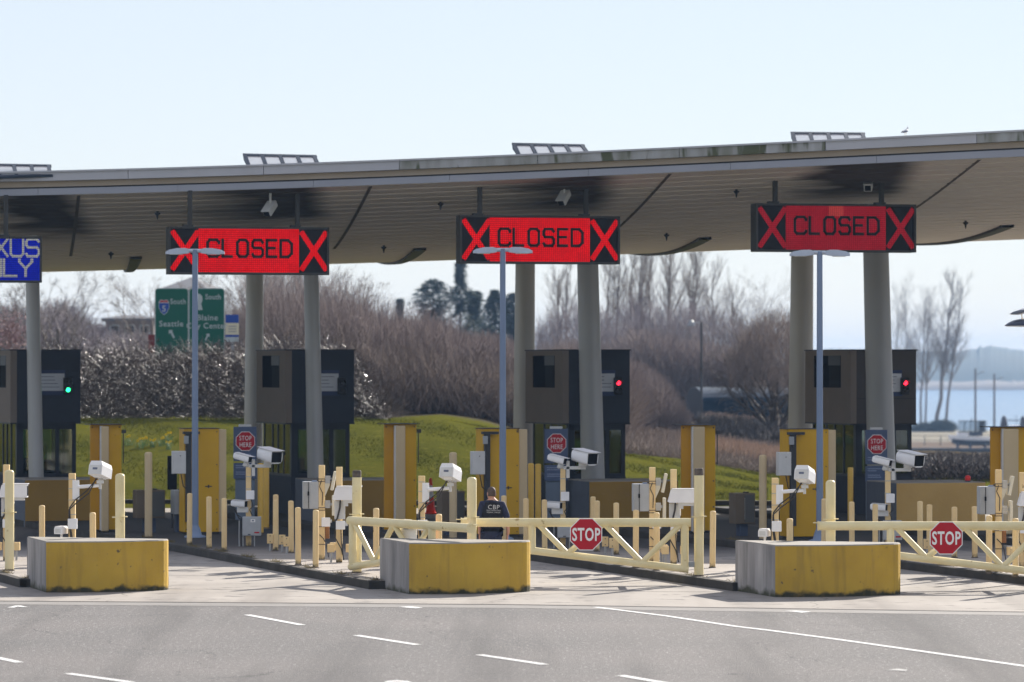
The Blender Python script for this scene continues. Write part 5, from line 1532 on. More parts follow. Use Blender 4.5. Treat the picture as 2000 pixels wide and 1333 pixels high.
def officer():
    D = 76.0; p = at(958, D, 0); p.z = 0
    t = thing('person', 'officer seen from behind in a dark vest lettered CBP, walking behind the gate rail', 'person', p, R(6))
    t.rotation_euler = (R(-3), R(1.5), R(6))
    # +y away from the camera: the figure walks away
    J = [((0, .02, .93), .06), ((0, .02, 1.08), .07), ((0, .02, 1.25), .08), ((0, .01, 1.40), .09), ((0, .02, 1.48), .062), ((0, .035, 1.545), .055),
         ((-.19, .0, 1.395), .062), ((-.235, -.03, 1.13), .046), ((-.215, .08, .90), .034), ((-.21, .11, .83), .034),
         ((.20, .0, 1.395), .062), ((.285, -.03, 1.13), .046), ((.315, .03, .89), .033), ((.31, .06, .82), .034),
         ((-.09, 0.01, .86), .06), ((-.12, .13, .48), .062), ((-.13, .20, .09), .045), ((-.135, .33, .04), .04),
         ((.09, 0.01, .86), .06), ((.12, -.03, .47), .062), ((.13, -.20, .10), .045), ((.135, -.08, .04), .04)]
    E = [(0, 1), (1, 2), (2, 3), (3, 4), (4, 5), (3, 6), (6, 7), (7, 8), (8, 9), (3, 10), (10, 11), (11, 12), (12, 13), (0, 14), (14, 15), (15, 16), (16, 17), (0, 18), (18, 19), (19, 20), (20, 21)]
    skin_body('body', J, E, M['skin'], t)
    # head with face on the far side, turned a little left
    Mh = Matrix.Translation((-.01, .045, 1.60)) @ Matrix.Rotation(R(12), 4, 'Z')
    def head_ring(z, rx, ry, cy=0.0):
        return [Mh @ Vector((rx*math.cos(a), cy + ry*math.sin(a), z)) for a in [2*math.pi*k/20 for k in range(20)]]
    mb = MB().rings([head_ring(-.12, .048, .052, -.005), head_ring(-.09, .058, .078, .012), head_ring(-.05, .070, .092, .008), head_ring(0, .077, .098), head_ring(.05, .076, .097), head_ring(.09, .064, .082), head_ring(.115, .038, .05), head_ring(.122, .008, .01)])
    for s_ in (-1, 1):
        mb.rings([[Mh @ Vector((s_*(.074+.012*q), -.008 + .018*math.cos(a), -.005 + .032*math.sin(a))) for a in [2*math.pi*k/10 for k in range(10)]] for q in (0, 1)])
    mb.rings([[Mh @ Vector((x, .09+y, z)) for x, z in ((-.014*s, -.035), (.014*s, -.035), (.006*s, .012), (-.006*s, .012))] for y, s in ((0, 1), (.028, .6))], smooth=False)
    mb.build('head', M['skin'], t)
    mb = MB()
    for s_ in (-1, 1):
        c = Mh @ Vector((s_*.03, .093, .012)); mb.tube(c, c + Vector((0, .006, 0)), .010, .006, 8)
    c0 = Mh @ Vector((-.022, .094, -.062)); c1 = Mh @ Vector((.022, .094, -.062)); mb.tube(c0, c1, .005, n=6)
    mb.build('eyes_and_mouth', M['hair'], t)
    hair = MB().rings([[Mh @ Vector((rx*math.cos(a), min(ry*math.sin(a), lim), z)) for a in [2*math.pi*k/24 for k in range(24)]]
                       for z, rx, ry, lim in ((-.052, .071, .094, .0), (-.02, .0785, .102, .015), (.03, .0815, .104, .05), (.07, .076, .098, .085), (.105, .056, .072, .07), (.124, .03, .04, .04), (.129, .006, .008, .008))])
    hair.build('hair', M['hair'], t)
    # hands
    for s_, w in ((-1, Vector((-.208, .118, .80))), (1, Vector((.308, .068, .79)))):
        mb = MB()
        mb.rings([[w + Vector((.018*sx_*math.cos(a), .042*sy_*math.sin(a), z)) for a in [2*math.pi*k/12 for k in range(12)]] for z, sx_, sy_ in ((.05, 1., .62), (.0, 1., .85), (-.05, .95, 1.), (-.075, .7, .9))])
        for f_, (oy, ln_) in enumerate(((-.03, .062), (-.011, .072), (.010, .068), (.028, .052))):
            b0 = w + Vector((0, oy, -.065)); b1 = b0 + Vector((-s_*.006, .003, -ln_*.5)); b2 = b1 + Vector((-s_*.022, .002, -ln_*.42))
            mb.path([b0, b1, b2], [.0095, .009, .0065], 8)
        b0 = w + Vector((0, .035, -.02)); mb.path([b0, b0 + Vector((-s_*.012, .022, -.03)), b0 + Vector((-s_*.022, .022, -.055))], [.012, .011, .008], 8)
        mb.build('hand', M['skin'], t)
    # shirt
    J = [((0, 0, 1.02), .15), ((0, .0, 1.25), .155), ((0, .01, 1.39), .135), ((0, .02, 1.455), .082), ((-.185, .0, 1.395), .080), ((-.235, -.022, 1.17), .068), ((-.24, -.02, 1.12), .064), ((.195, .0, 1.395), .080), ((.275, -.022, 1.19), .070), ((.288, -.02, 1.12), .066)]
    skin_body('shirt', J, [(0, 1), (1, 2), (2, 3), (2, 4), (4, 5), (5, 6), (2, 7), (7, 8), (8, 9)], M['uniform'], t)
    # vest
    def er(z, rx, ry, cy=0.0): return [Vector((math.copysign(abs(math.cos(a))**.8, math.cos(a))*rx, cy + ry*math.sin(a), z)) for a in [2*math.pi*k/28 for k in range(28)]]
    MB().rings([er(.93, .19, .165), er(.965, .205, .168), er(1.0, .21, .168), er(1.15, .212, .165), er(1.32, .208, .165), er(1.42, .185, .14, .005), er(1.465, .13, .10, .01), er(1.475, .09, .08, .015)]).build('vest', M['vest'], t)
    v = MB().box(-.075, .075, -.132, -.124, 1.435, 1.455, Matrix.Rotation(R(0), 4, 'X'))
    v.build('collar_tab', M['uniform'], t)
    text_part('CBP', .118, M['vest_print'], t, (.015, -.172, 1.303), 'vest_lettering', sx=1.0, ext=.001, bold=.0, space=1.12)
    text_part('FIELD OPERATIONS', .032, M['vest_small'], t, (.015, -.172, 1.268), 'vest_lettering', sx=.95, ext=.001)
    text_part('FEDERAL OFFICER', .032, M['vest_small'], t, (.015, -.172, 1.232), 'vest_lettering', sx=.98, ext=.001)
    # belt with gear
    mb = MB().rings([er(.885, .19, .166), er(.94, .195, .172)]); mb.build('belt', M['black'], t)
    mb = MB().box(.15, .215, -.10, .02, .80, .96, bev=.012); mb.build('holster', M['black'], t)
    MB().box(-.20, -.15, -.10, -.03, .88, .97, bev=.008).build('pouch', M['black'], t)
    MB().box(.205, .215, -.09, -.075, .84, .90).build('keys', M['steel'], t)
    J = [((0, 0, .95), .165), ((-.095, 0, .84), .125), ((-.12, .13, .48), .085), ((-.13, .20, .12), .070), ((.095, 0, .84), .125), ((.12, -.03, .47), .085), ((.13, -.20, .13), .070)]
    skin_body('trousers', J, [(0, 1), (1, 2), (2, 3), (0, 4), (4, 5), (5, 6)], M['uniform'], t)
    MB().rings([er(.66, .17, .115), er(.74, .19, .14), er(.83, .195, .155), er(.90, .188, .155)]).build('trouser_seat', M['uniform'], t)
    for x, y in ((-.13, .20), (.13, -.20)):
        MB().rings([[Vector((x + .05*sx_*math.cos(a), y + oy + .14*sy_*math.sin(a), z)) for a in [2*math.pi*k/14 for k in range(14)]] for z, sx_, sy_, oy in ((.0, 1, 1, .06), (.05, .95, .95, .06), (.09, .85, .55, .0), (.16, .85, .40, -.01))]).build('boot', M['black'], t)
    return t
M['vest_print'] = mat('vest_print', (.50, .50, .50), .7)
M['vest_small'] = mat('vest_small_print', (.45, .45, .45), .6)
officer()

# ================================================================== BACKGROUND
def gz(x, y): return terrain_z(px_at(x, y), y)
rng = np.random.default_rng(7)
def strands(name, P, Dv, L, r, m, kind='stuff', parent=None, bend=.25, segs=2, sides=3, taper=.35):
    """P (n,3) roots, Dv (n,3) unit directions, L lengths, r radii -> tapering bent twigs"""
    n = len(P); P = np.asarray(P, float); Dv = np.asarray(Dv, float)
    up = np.tile([0, 0, 1.], (n, 1)); a = np.cross(Dv, up); a += 1e-3; a /= np.linalg.norm(a, axis=1)[:, None]
    b = np.cross(Dv, a)
    side = rng.normal(size=(n, 3)); side -= (side*Dv).sum(1)[:, None]*Dv; side /= np.linalg.norm(side, axis=1)[:, None] + 1e-6
    V_ = []
    for k in range(segs+1):
        f = k/segs
        c = P + Dv*(L*f)[:, None] + side*(L*bend*f*f)[:, None]
        rr = r*(1-(1-taper)*f)
        for q in range(sides):
            t = 2*math.pi*q/sides
            V_.append(c + (a*math.cos(t) + b*math.sin(t))*rr[:, None])
    Vv = np.stack(V_, 1).reshape(-1, 3)       # n*(segs+1)*sides
    fs = []
    for k in range(segs):
        for q in range(sides):
            fs.append((k*sides+q, k*sides+(q+1) % sides, (k+1)*sides+(q+1) % sides, (k+1)*sides+q))
    base = (np.arange(n)*(segs+1)*sides)[:, None, None]
    Fc = (np.array(fs)[None] + base).reshape(-1, 4)
    return fast_mesh(name, Vv, Fc, m, parent, kind, 4, smooth=True)
def dirs(n, lean=.6, upward=1.0):
    d = rng.normal(size=(n, 3))*lean; d[:, 2] = upward + rng.normal(size=n)*lean*.4
    return d/np.linalg.norm(d, axis=1)[:, None]
tz_v = np.vectorize(terrain_z)
def brush(name, n, px0, px1, D0, D1, prof, m, L=(.8, 2.0), r=(.008, .02), lean=.55, pw=1.0, bend=.25, clump=0.0, label=None, up=1.0, zlow=0.0):
    px = rng.uniform(px0, px1, n); D = rng.uniform(D0, D1, n)
    if clump > 0:
        c = rng.uniform(px0, px1, 90); idx = rng.integers(0, 90, n); px = np.where(rng.random(n) < clump, c[idx] + rng.normal(size=n)*(px1-px0)/90, px)
    xs, ys = zip(*prof)
    ty = np.interp(px, xs, ys) + 7*np.sin(px/23.) + 5*np.sin(px/9.+D)
    ztop = CH + (YH-ty)/F*D
    z0 = tz_v(px, D) + zlow
    Ls = rng.uniform(*L, n)
    z = z0 + np.maximum(ztop - z0 - Ls*.98, .02)*rng.random(n)**pw
    P = np.stack([(px-1000)/F*D, D, z], 1)
    o = strands(name, P, dirs(n, lean, up), Ls, rng.uniform(*r, n), M[m], bend=bend)
    if label: o['label'] = label
    return o
# bramble hedge behind the left lanes, glinting in the low sun
HT = [(40, 664), (480, 664), (540, 652), (640, 655), (700, 690), (760, 830)]
brush('bramble_hedge', 20000, 60, 760, 152, 153.5, HT, 'twig_dark', (.3, 1.2), (.006, .016), .9, 1.0, .5, .2, up=.5)
brush('bramble_hedge', 6500, 60, 760, 143.4, 144.6, HT, 'twig_dark', (.3, 1.1), (.005, .013), .9, 1.0, .5, .4, up=.5)
brush('bramble_hedge', 2500, 150, 760, 143, 150, [(60, 668), (640, 668), (700, 720), (760, 830)], 'twig_tan', (.3, 1.2), (.005, .009), .8, 1.0, .5, .5, up=.6)
n = 3400; px = rng.uniform(80, 740, n); D = rng.uniform(142.8, 144.8, n); ty = np.interp(px, *zip(*HT))
z0 = tz_v(px, D); zt = CH + (YH-ty)/F*D; z = z0 + (zt-z0)*rng.random(n)
strands('bramble_hedge', np.stack([(px-1000)/F*D, D, z], 1), dirs(n, 1.2, .3), rng.uniform(.05, .20, n), rng.uniform(.008, .018, n), M['cane_shiny'], bend=.5, segs=2, sides=4)
# thicket across the middle
MT = [(440, 610), (480, 585), (520, 570), (580, 565), (640, 580), (700, 598), (760, 612), (850, 625), (900, 636), (1000, 662), (1060, 678), (1120, 672), (1200, 680), (1250, 710), (1290, 800)]
brush('bare_thicket', 96000, 440, 1235, 163, 190, MT, 'twig_brown', (.5, 1.7), (.006, .017), .6, .9, .3, .3)
brush('bare_thicket', 16000, 440, 1225, 158, 175, [(x, y+40) for x, y in MT], 'twig_brown2', (.8, 2.2), (.008, .022), .5, 1.0, .3, .5)
brush('bare_thicket', 6000, 480, 900, 160, 185, [(480, 490), (560, 500), (660, 530), (780, 575), (900, 610)], 'twig_brown', (.8, 2.2), (.006, .014), .35, .7, .2, .6)
brush('bare_thicket', 26000, 1230, 1600, 272, 300, [(1230, 640), (1350, 655), (1420, 680), (1480, 700), (1560, 725), (1600, 745)], 'twig_brown', (1, 2.6), (.016, .04), .45, 1.0)
brush('bare_thicket', 14000, -80, 330, 225, 262, [(-80, 590), (60, 585), (140, 585), (180, 615), (210, 645), (330, 650)], 'twig_grey', (1, 2.6), (.014, .035), .5, .9)
brush('bare_thicket', 15000, 1215, 1332, 200, 226, [(1215, 700), (1260, 715), (1300, 745), (1332, 800)], 'twig_brown', (.4, 1.1), (.008, .018), .55, .9, .3, .2)
# low growth on the flat beyond the mound
brush('low_brush', 26000, 1180, 1600, 145, 182, [(1180, 872), (1300, 885), (1400, 893), (1600, 890)], 'twig_brown2', (.2, .7), (.008, .018), .8, .8)
brush('dry_grass', 16000, 1340, 1560, 150, 164, [(1340, 888), (1400, 888), (1560, 890)], 'twig_pink', (.3, .8), (.006, .012), .3, .5)
brush('dark_shrubs', 14000, 1375, 1620, 196, 226, [(1375, 852), (1450, 846), (1620, 850)], 'twig_navy', (.4, 1.2), (.012, .03), .8, .9)
brush('dry_grass', 5000, 1380, 1545, 228, 250, [(1380, 838), (1480, 834), (1545, 838)], 'twig_pink', (.3, .8), (.012, .025), .3, .5)
brush('dark_shrubs', 26000, 1740, 2080, 140, 167, [(1740, 888), (1850, 890), (2080, 888)], 'twig_navy', (.15, .6), (.010, .022), .9, .8)
brush('low_brush', 9000, 1740, 2080, 140, 166, [(1740, 898), (2080, 898)], 'twig_brown', (.15, .5), (.006, .014), .8, .8)

# grass blades on the mound and ragged weeds on the kerbs
def blades():
    n = 42000; px = rng.uniform(100, 1560, n); D = rng.uniform(117.6, 143.5, n)
    z = tz_v(px, D) - .02
    P = np.stack([(px-1000)/F*D, D, z], 1)
    o = strands('grass_tufts', P, dirs(n, .5), rng.uniform(.03, .085, n), rng.uniform(.006, .012, n), M['blade'], bend=.4, segs=1)
    n = 900; q = rng.random(n)
    for k, (a, b) in enumerate(ISL[:4]):
        a_, b_ = np.array(a), np.array(b); m_ = rng.integers(0, 9, n)
        f = np.clip(m_/9 + rng.normal(size=n)*.012, 0, .9)
        P = np.stack([a_[0] + (b_[0]-a_[0])*f + .20 + rng.normal(size=n)*.04, a_[1] + (b_[1]-a_[1])*f, np.full(n, .15)], 1)
        w_ = strands('kerb_weeds', P, dirs(n, .9, .5), rng.uniform(.03, .10, n), np.full(n, .004), M['weed'], bend=.4, segs=1)
M['weed'] = mat('dry_weeds', (.20, .15, .07), .8, (.10, .10, .03), 3, .7)
blades()

def on_ground(px, py):
    best = min(((abs(YH + (CH-terrain_z(px, D/4))*F/(D/4) - py), D/4) for D in range(470, 590)))
    D = best[1]; return at(px, D, 0).xy.to_3d() + Vector((0, 0, terrain_z(px, D)))
def daffodils(spots, label):
    rnd = random.Random(len(spots)); p0 = on_ground(*spots[0])
    t = thing('daffodil_clump', label, 'flowers', p0)
    lf = MB(); fls = []
    for px, py in spots:
        g = on_ground(px, py+9) - p0
        for i in range(14):
            a = rnd.uniform(0, 6.28); q = g + Vector((rnd.uniform(-.14, .14), rnd.uniform(-.12, .12), 0))
            lf.path([q, q + Vector((math.cos(a)*.04, math.sin(a)*.04, .16)), q + Vector((math.cos(a)*.12, math.sin(a)*.12, .25))], [.009, .008, .003], 3)
        for i in range(3):
            a = rnd.uniform(0, 6.28); c = g + Vector((rnd.uniform(-.12, .12), rnd.uniform(-.1, .1), rnd.uniform(.24, .36)))
            lf.path([c - Vector((0, 0, .3)), c], .005, 3)
            fl = MB(); fls.append(fl)
            for k in range(6):
                b = 2*math.pi*k/6; e = c + Vector((math.cos(b)*.045, -.01, math.sin(b)*.045)); w = Vector((-math.sin(b)*.018, 0, math.cos(b)*.018))
                m_ = (c+e)/2; fl.add([c, m_+w, e, m_-w], [(0, 1, 2, 3)])
            fl.lathe([(.018, 0), (.022, .03)], 8, c - Vector((0, .03, 0)))
    lf.build('leaves', M['stem_green'], t)
    for fl in fls: fl.build('flower', M['yellow_flower'], t)
daffodils([(327, 858), (318, 866), (331, 872)], 'clump of yellow daffodils on the grass left of the left lamp post')
daffodils([(251, 864)], 'single small daffodil clump near the left monitor cabinet')
daffodils([(272, 870), (285, 866), (300, 868)], 'leafy daffodil clump with few blooms above the tall dull post')

# ---- trees
def tube_list(rec, segs):
    """rec: list of (points, radii) -> arrays"""
    Vv = []; Fc = []
    for pts, rad in rec:
        u = None; n0 = len(Vv); S = segs
        for i, p in enumerate(pts):
            d = (pts[min(i+1, len(pts)-1)] - pts[max(i-1, 0)])
            if d.length < 1e-6: d = Vector((0, 0, 1))
            d.normalize()
            if u is None: u = d.orthogonal().normalized()
            u = (u - d*u.dot(d)); u.normalize(); w = d.cross(u)
            for j in range(S):
                a = 2*math.pi*j/S; Vv.append(p + (u*math.cos(a) + w*math.sin(a))*rad[i])
        for i in range(len(pts)-1):
            for j in range(S):
                k = (j+1) % S; Fc.append((n0+i*S+j, n0+i*S+k, n0+(i+1)*S+k, n0+(i+1)*S+j))
    return np.array([tuple(v) for v in Vv]), np.array(Fc)
def bare_tree(label, loc, H, r0, style, seed, group=None, m='bark', lean=(0, 0), name='bare_tree', dens=1.0, fork=.3, spread=1.0):
    rnd = random.Random(seed); trunk = []; twigs_ = []
    def grow(p, d, L, r, depth, rec):
        n = 4 if depth < 2 else 3
        pts = [p]; rad = [r]; q = p.copy(); dd = d.copy()
        for i in range(n):
            curve = {'poplar': Vector((0, 0, .16)), 'broad': Vector((0, 0, .08)), 'willow': Vector((0, 0, .05 if depth < 3 else -.10))}[style]
            jt = .035 if style == 'poplar' else .08
            dd = (dd + Vector((rnd.gauss(0, jt), rnd.gauss(0, jt), rnd.gauss(0, .04))) + curve).normalized()
            q = q + dd*L/n; pts.append(q.copy()); rad.append(max(r*(1-(i+1)/n*(.55 if depth < 2 else .75)), .004))
        rec.append((pts, rad))
        if depth >= 4: return
        kids_ = {'poplar': (0, 9, 5, 3, 0), 'broad': (0, 6, 6, 6, 0), 'willow': (0, 7, 7, 7, 0)}[style][depth]
        kids_ = int(kids_*dens + rnd.random())
        for c in range(kids_):
            f = rnd.uniform(.25, 1.0); i = min(int(f*n), n-1); b = pts[i].lerp(pts[i+1], f*n-i)
            ang = rnd.uniform(0, 6.28); tilt = {'poplar': rnd.uniform(.2, .48), 'broad': rnd.uniform(.4, 1.0), 'willow': rnd.uniform(.4, 1.0)}[style]*spread
            s_ = dd.orthogonal().normalized(); s_.rotate(Matrix.Rotation(ang, 3, dd))
            nd = (dd*math.cos(tilt) + s_*math.sin(tilt)).normalized()
            grow(b, nd, L*rnd.uniform(.38, .62)*(1.1-.4*f), r*rnd.uniform(.30, .45), depth+1, twigs_)
    # trunk
    n = 9; p = Vector((0, 0, -.3)); pts = []; rad = []
    top = H*(.92 if style == 'poplar' else .45 if style == 'willow' else .5)
    for i in range(n+1):
        f = i/n; pts.append(Vector((lean[0]*f*H + rnd.gauss(0, .0028*H)*(f > .1), lean[1]*f*H + rnd.gauss(0, .0028*H)*(f > .1), -.3 + (top+.3)*f))); rad.append(r0*(1.12 if i == 0 else 1)*(1-f*(.80 if style == 'poplar' else .55)))
    trunk.append((pts, rad))
    nb = {'poplar': int(30*dens), 'broad': int(9*dens), 'willow': int(13*dens)}[style]
    for c in range(nb):
        f = rnd.uniform(fork, 1.0); i = min(int(f*n), n-1); b = pts[i].lerp(pts[i+1], f*n-i)
        ang = rnd.uniform(0, 6.28); h = Vector((math.cos(ang), math.sin(ang), 0))
        if style == 'poplar': d = (h*.42*spread + Vector((lean[0], lean[1], 1))).normalized(); L = H*rnd.uniform(.16, .30)*(1.15-f*.75)
        elif style == 'broad': d = (h*.75*spread + Vector((lean[0], lean[1], .85))).normalized(); L = H*rnd.uniform(.32, .50)
        else: d = (h*.85*spread + Vector((lean[0], lean[1], .75))).normalized(); L = H*rnd.uniform(.36, .55)
        grow(b, d, L, r0*(1-f*.7)*rnd.uniform(.28, .5), 2 if style == 'poplar' else 1, twigs_)
    t = thing(name, label, 'tree', loc, 0, group)
    for nm, rec, sg in (('trunk', trunk, 9), ('crown', twigs_, 3)):
        Vv, Fc = tube_list(rec, sg); fast_mesh(nm, Vv, Fc, M[m], t, smooth=True)
    return t
def tree_at(label, px, D, ty, r0, style, seed, group, base=None, **k):
    z = terrain_z(px, D) if base is None else base
    H = zat(ty, D) - z
    return bare_tree(label, at(px, D, 0).xy.to_3d() + Vector((0, 0, z)), H, r0, style, seed, group, **k)
brush('bare_thicket', 4200, 1050, 1520, 300, 330, [(1050, 610), (1130, 575), (1200, 590), (1250, 560), (1300, 590), (1350, 570), (1440, 610), (1520, 630)], 'twig_grey', (1, 3), (.010, .022), .4, .7, .2, .5, zlow=6)
brush('bare_thicket', 9000, 1050, 1420, 285, 300, [(1050, 660), (1200, 645), (1350, 655), (1420, 675)], 'twig_brown', (1, 2.6), (.014, .03), .45, .8)
GP = 'tall bare poplars right of the middle sign'
PO = [(1083, 335, 505, 'bare poplar between the two middle columns, left one'), (1106, 345, 498, 'bare poplar between the two middle columns, right one'),
      (1197, 330, 470, 'bare poplar just right of the middle front column'), (1232, 335, 462, 'second poplar right of the middle front column, dark trunk'),
      (1262, 350, 468, 'slender poplar in the centre of the poplar row'), (1292, 330, 455, 'tall poplar of the row whose top passes behind the canopy'),
      (1318, 340, 460, 'poplar leaning right, left of the far lamp pole'), (1338, 348, 470, 'thin poplar directly left of the far lamp pole'),
      (1392, 352, 500, 'poplar right of the far lamp pole'), (1176, 352, 490, 'thin pale poplar close behind the first one right of the middle front column'),
      (1216, 352, 480, 'pale slim poplar between the first and second right of the middle front column'), (1248, 342, 470, 'slim poplar between the dark-trunked one and the centre of the row'),
      (1305, 355, 480, 'faint far poplar between the two tallest of the row'), (1420, 350, 540, 'short poplar left of the wide-V forked tree')]
for i, (px, D, ty, lab) in enumerate(PO):
    tree_at(lab, px, D, ty, .21, 'poplar', 20+i, GP, m='bark_grey', spread=1.3, lean=((.02, .0), (.0, .01), (.03, 0), (.05, 0), (.02, 0), (.04, 0), (.09, 0), (.05, 0), (.0, 0), (.03, 0), (.04, 0), (.02, 0), (.0, 0), (.03, 0))[i], dens=1.4)
tree_at('bare forked tree above the blue shed, wide V of branches', 1440, 300, 525, .16, 'broad', 41, 'bare broad trees along the horizon', m='bark_grey', dens=1.1, fork=.5)
tree_at('bare spreading tree above the dense bush, left of the right rear column', 1485, 320, 515, .17, 'broad', 42, 'bare broad trees along the horizon', m='bark_grey', dens=1.1)
tree_at('dense dark willow with a thick forked trunk beside the right rear column', 1512, 205, 600, .34, 'willow', 43, None, dens=1.0, fork=.10, m='bark', name='willow_tree')
brush('willow_twigs', 4500, 1425, 1565, 200, 212, [(1425, 690), (1460, 620), (1500, 590), (1540, 600), (1565, 660)], 'twig_brown2', (.5, 1.4), (.006, .014), .45, .9, .2, .5, zlow=2.4)
GR = 'bare poplars by the water'
for i, (px, D, ty, r, ln, lab) in enumerate([(1752, 745, 560, .18, (.0, 0), 'thin bare poplar rising from behind the right booth'), (1772, 748, 545, .20, (-.01, 0), 'slender bare poplar just right of the right column'),
        (1797, 744, 560, .24, (.04, 0), 'bare poplar at the edge of the right booth, by the water'), (1806, 746, 555, .22, (.03, 0), 'upright bare poplar left of the thick leaning one'),
        (1828, 742, 522, .42, (.105, 0), 'thickest bare poplar by the water, leaning right'), (1844, 740, 540, .30, (.12, 0), 'rightmost bare poplar by the water, leaning right')]):
    tree_at(lab, px, D, ty, r, 'poplar', 60+i, GR, m='bark_grey', lean=ln, dens=1.5, spread=1.75)
GL = 'bare trees behind the bramble hedge'
for i, (px, D, ty, r, lab) in enumerate([(112, 215, 500, .19, 'dark bare tree right of the leftmost column'), (45, 190, 505, .15, 'bare tree left of the leftmost column, below the blue sign'), 
        (298, 200, 480, .14, 'bare forked tree rising left of the green highway sign'), (430, 195, 510, .14, 'bare tree behind the top right corner of the green sign'), (462, 188, 500, .13, 'bare tree between the green sign and the left rear column'),
        (545, 180, 490, .13, 'bare tree between the two left columns, left one'), (572, 186, 500, .12, 'bare tree between the two left columns, right one'), (655, 182, 505, .12, 'thin bare tree right of the left front column')]):
    tree_at(lab, px, D, ty, r, 'broad', 80+i, GL, dens=1.0 if px < 400 else 1.15, fork=.25, m='bark' if i < 2 else 'bark_grey')

def conifer(label, px, D, ty, wpx, seed, layered=True):
    rnd = random.Random(seed); z0 = terrain_z(px, D); H = zat(ty, D)-z0; W = wpx/F*D/2*(6.6 if layered else 4.0)
    t = thing('conifer', label, 'tree', at(px, D, 0).xy.to_3d() + Vector((0, 0, z0)), 0, 'dark conifers on the skyline')
    MB().tube((0, 0, 0), (0, 0, H*.98), .3, .04, 8).build('trunk', M['bark'], t)
    Vv = []; Fc = []
    n = 9000
    for i in range(n):
        h = rnd.random()**.8; prof = (1-h)*(.55+.45*math.sin(h*46+rnd.uniform(-.5, .5))) if layered else math.sqrt(max(0, 1-h*h))*(.6+.4*math.sin(h*17+px))
        a = rnd.uniform(0, 6.28); lob = 1 + .25*math.sin(3*a+seed) + .15*math.sin(5*a+h*9)
        rr = W*max(prof, .04)*lob*rnd.uniform(.25, 1.0)
        c = Vector((rr*math.cos(a), rr*math.sin(a), H*(.05+.95*h) - rr*.18))
        s = rnd.uniform(.25, .6)*(1 if not layered else .8)
        d = Vector((math.cos(a), math.sin(a), rnd.uniform(-.5, .1)))*s; w = Vector((-math.sin(a), math.cos(a), rnd.uniform(-.4, .4)))*s*.35
        k = len(Vv); Vv += [c-w, c+d*.5-w*.6, c+d, c+w]; Fc.append((k, k+1, k+2, k+3))
    fast_mesh('crown', np.array([tuple(v) for v in Vv]), np.array(Fc), M['conifer'], t)
conifer('spire-shaped dark conifer left of the middle lamp post, tallest on the skyline', 899, 400, 512, 64, 1)
conifer('rounded dark conifer left of the spire-shaped one', 846, 400, 545, 62, 2, False)
conifer('low conifer right against the spire-shaped one', 926, 405, 568, 44, 3, False)
conifer('dark conifer just left of the middle lamp post', 967, 410, 566, 30, 4, False)
conifer('dark conifer between the middle lamp post and the rear column', 1003, 410, 572, 34, 5, False)
conifer('small conifer tip poking above the thicket', 781, 400, 583, 26, 6)

# ---- highway signs
DS = 158.
def sx_(px): return (px-370)/F*DS
def sz_(py): return zat(py, DS)
t = thing('highway_sign', 'green highway sign reading Seattle and Blaine City Center, behind the bramble hedge', 'road sign', at(370, DS, 0).xy.to_3d())
def rrect(x0, x1, z0, z1, r):
    p = []
    for cx, cz, a0 in ((x1-r, z0+r, -90), (x1-r, z1-r, 0), (x0+r, z1-r, 90), (x0+r, z0+r, 180)):
        for k in range(5): a = R(a0+22.5*k); p.append((cx+r*math.cos(a), cz+r*math.sin(a)))
    return p
for x0, x1 in ((302.5, 368.5), (368.9, 439)):
    pn = MB().prism(rrect(sx_(x0), sx_(x1), sz_(716), sz_(563), .13), -.02, .02).build('panel', M['hwy_white'], t)
    MB().prism(rrect(sx_(x0)+.03, sx_(x1)-.03, sz_(716)+.03, sz_(563)-.03, .11), -.03, -.022).build('green_field', M['green_sign'], pn)
for x in (325, 415): MB().box(sx_(x)-.06, sx_(x)+.06, .03, .15, 1.8, sz_(570)).build('post', M['steel'], t)
def htxt(s, px, py, hpx, sx=.95, mt='hwy_white', nm='lettering'):
    return text_part(s, hpx/F*DS/.70, M[mt], t, (sx_(px), -.036, sz_(py)), nm, sx=sx, ext=.001, bold=.004, space=1.1)
htxt('South', 348, 594, 10, .85); htxt('Seattle', 334.5, 638, 11, 1.0)
htxt('South', 416.5, 585, 10, .85); htxt('Blaine', 405, 626, 11, 1.0); htxt('City Center', 404, 642, 11, .95)
def poly(pts, m, y=-.034, par=None, nm='emblem'):
    q = [(sx_(x), sz_(y_)) for x, y_ in pts]
    a = sum(q[i][0]*q[(i+1) % len(q)][1]-q[(i+1) % len(q)][0]*q[i][1] for i in range(len(q)))
    if a < 0: q.reverse()
    return MB().prism(q, y, y+.002).build(nm, M[m], par or t)
sh = poly([(310, 590), (314, 585.5), (320, 587), (326, 585.5), (330.5, 590), (331, 601), (327, 610), (320.5, 616), (314, 610), (310, 601)], 'hwy_white', nm='interstate_shield')
poly([(311, 592.5), (330, 592.5), (330, 601), (326.5, 609), (320.5, 614.5), (314.5, 609), (311, 601)], 'hwy_blue', -.037, sh, 'blue_field')
poly([(311.2, 591), (314.5, 586.8), (320.3, 588), (326, 586.8), (329.8, 591)], 'hwy_red', -.037, sh, 'red_band')
o = text_part('5', 17/F*DS, M['hwy_white'], sh, (sx_(320.5), -.040, sz_(609)), 'numeral', ext=.001, bold=.006)
poly([(380, 583), (384, 575), (390, 574), (395, 579), (395.5, 587), (393, 594), (396, 606), (381, 606), (383, 599), (379, 595)], 'hwy_white', nm='route_marker')
poly([(330, 645), (338, 645.5), (336.4, 648), (341.5, 659.5), (338.5, 661.5), (333, 650.5), (329.8, 653)], 'hwy_white', nm='arrow')
poly([(409, 652), (402, 653), (404.3, 655.3), (400, 664.5), (403, 666), (406.6, 656.8), (409.6, 659)], 'hwy_white', nm='arrow')
t2_ = thing('border_info_sign', 'small blue and cream notice sign right of the green highway sign', 'sign', at(454, DS, 0).xy.to_3d())
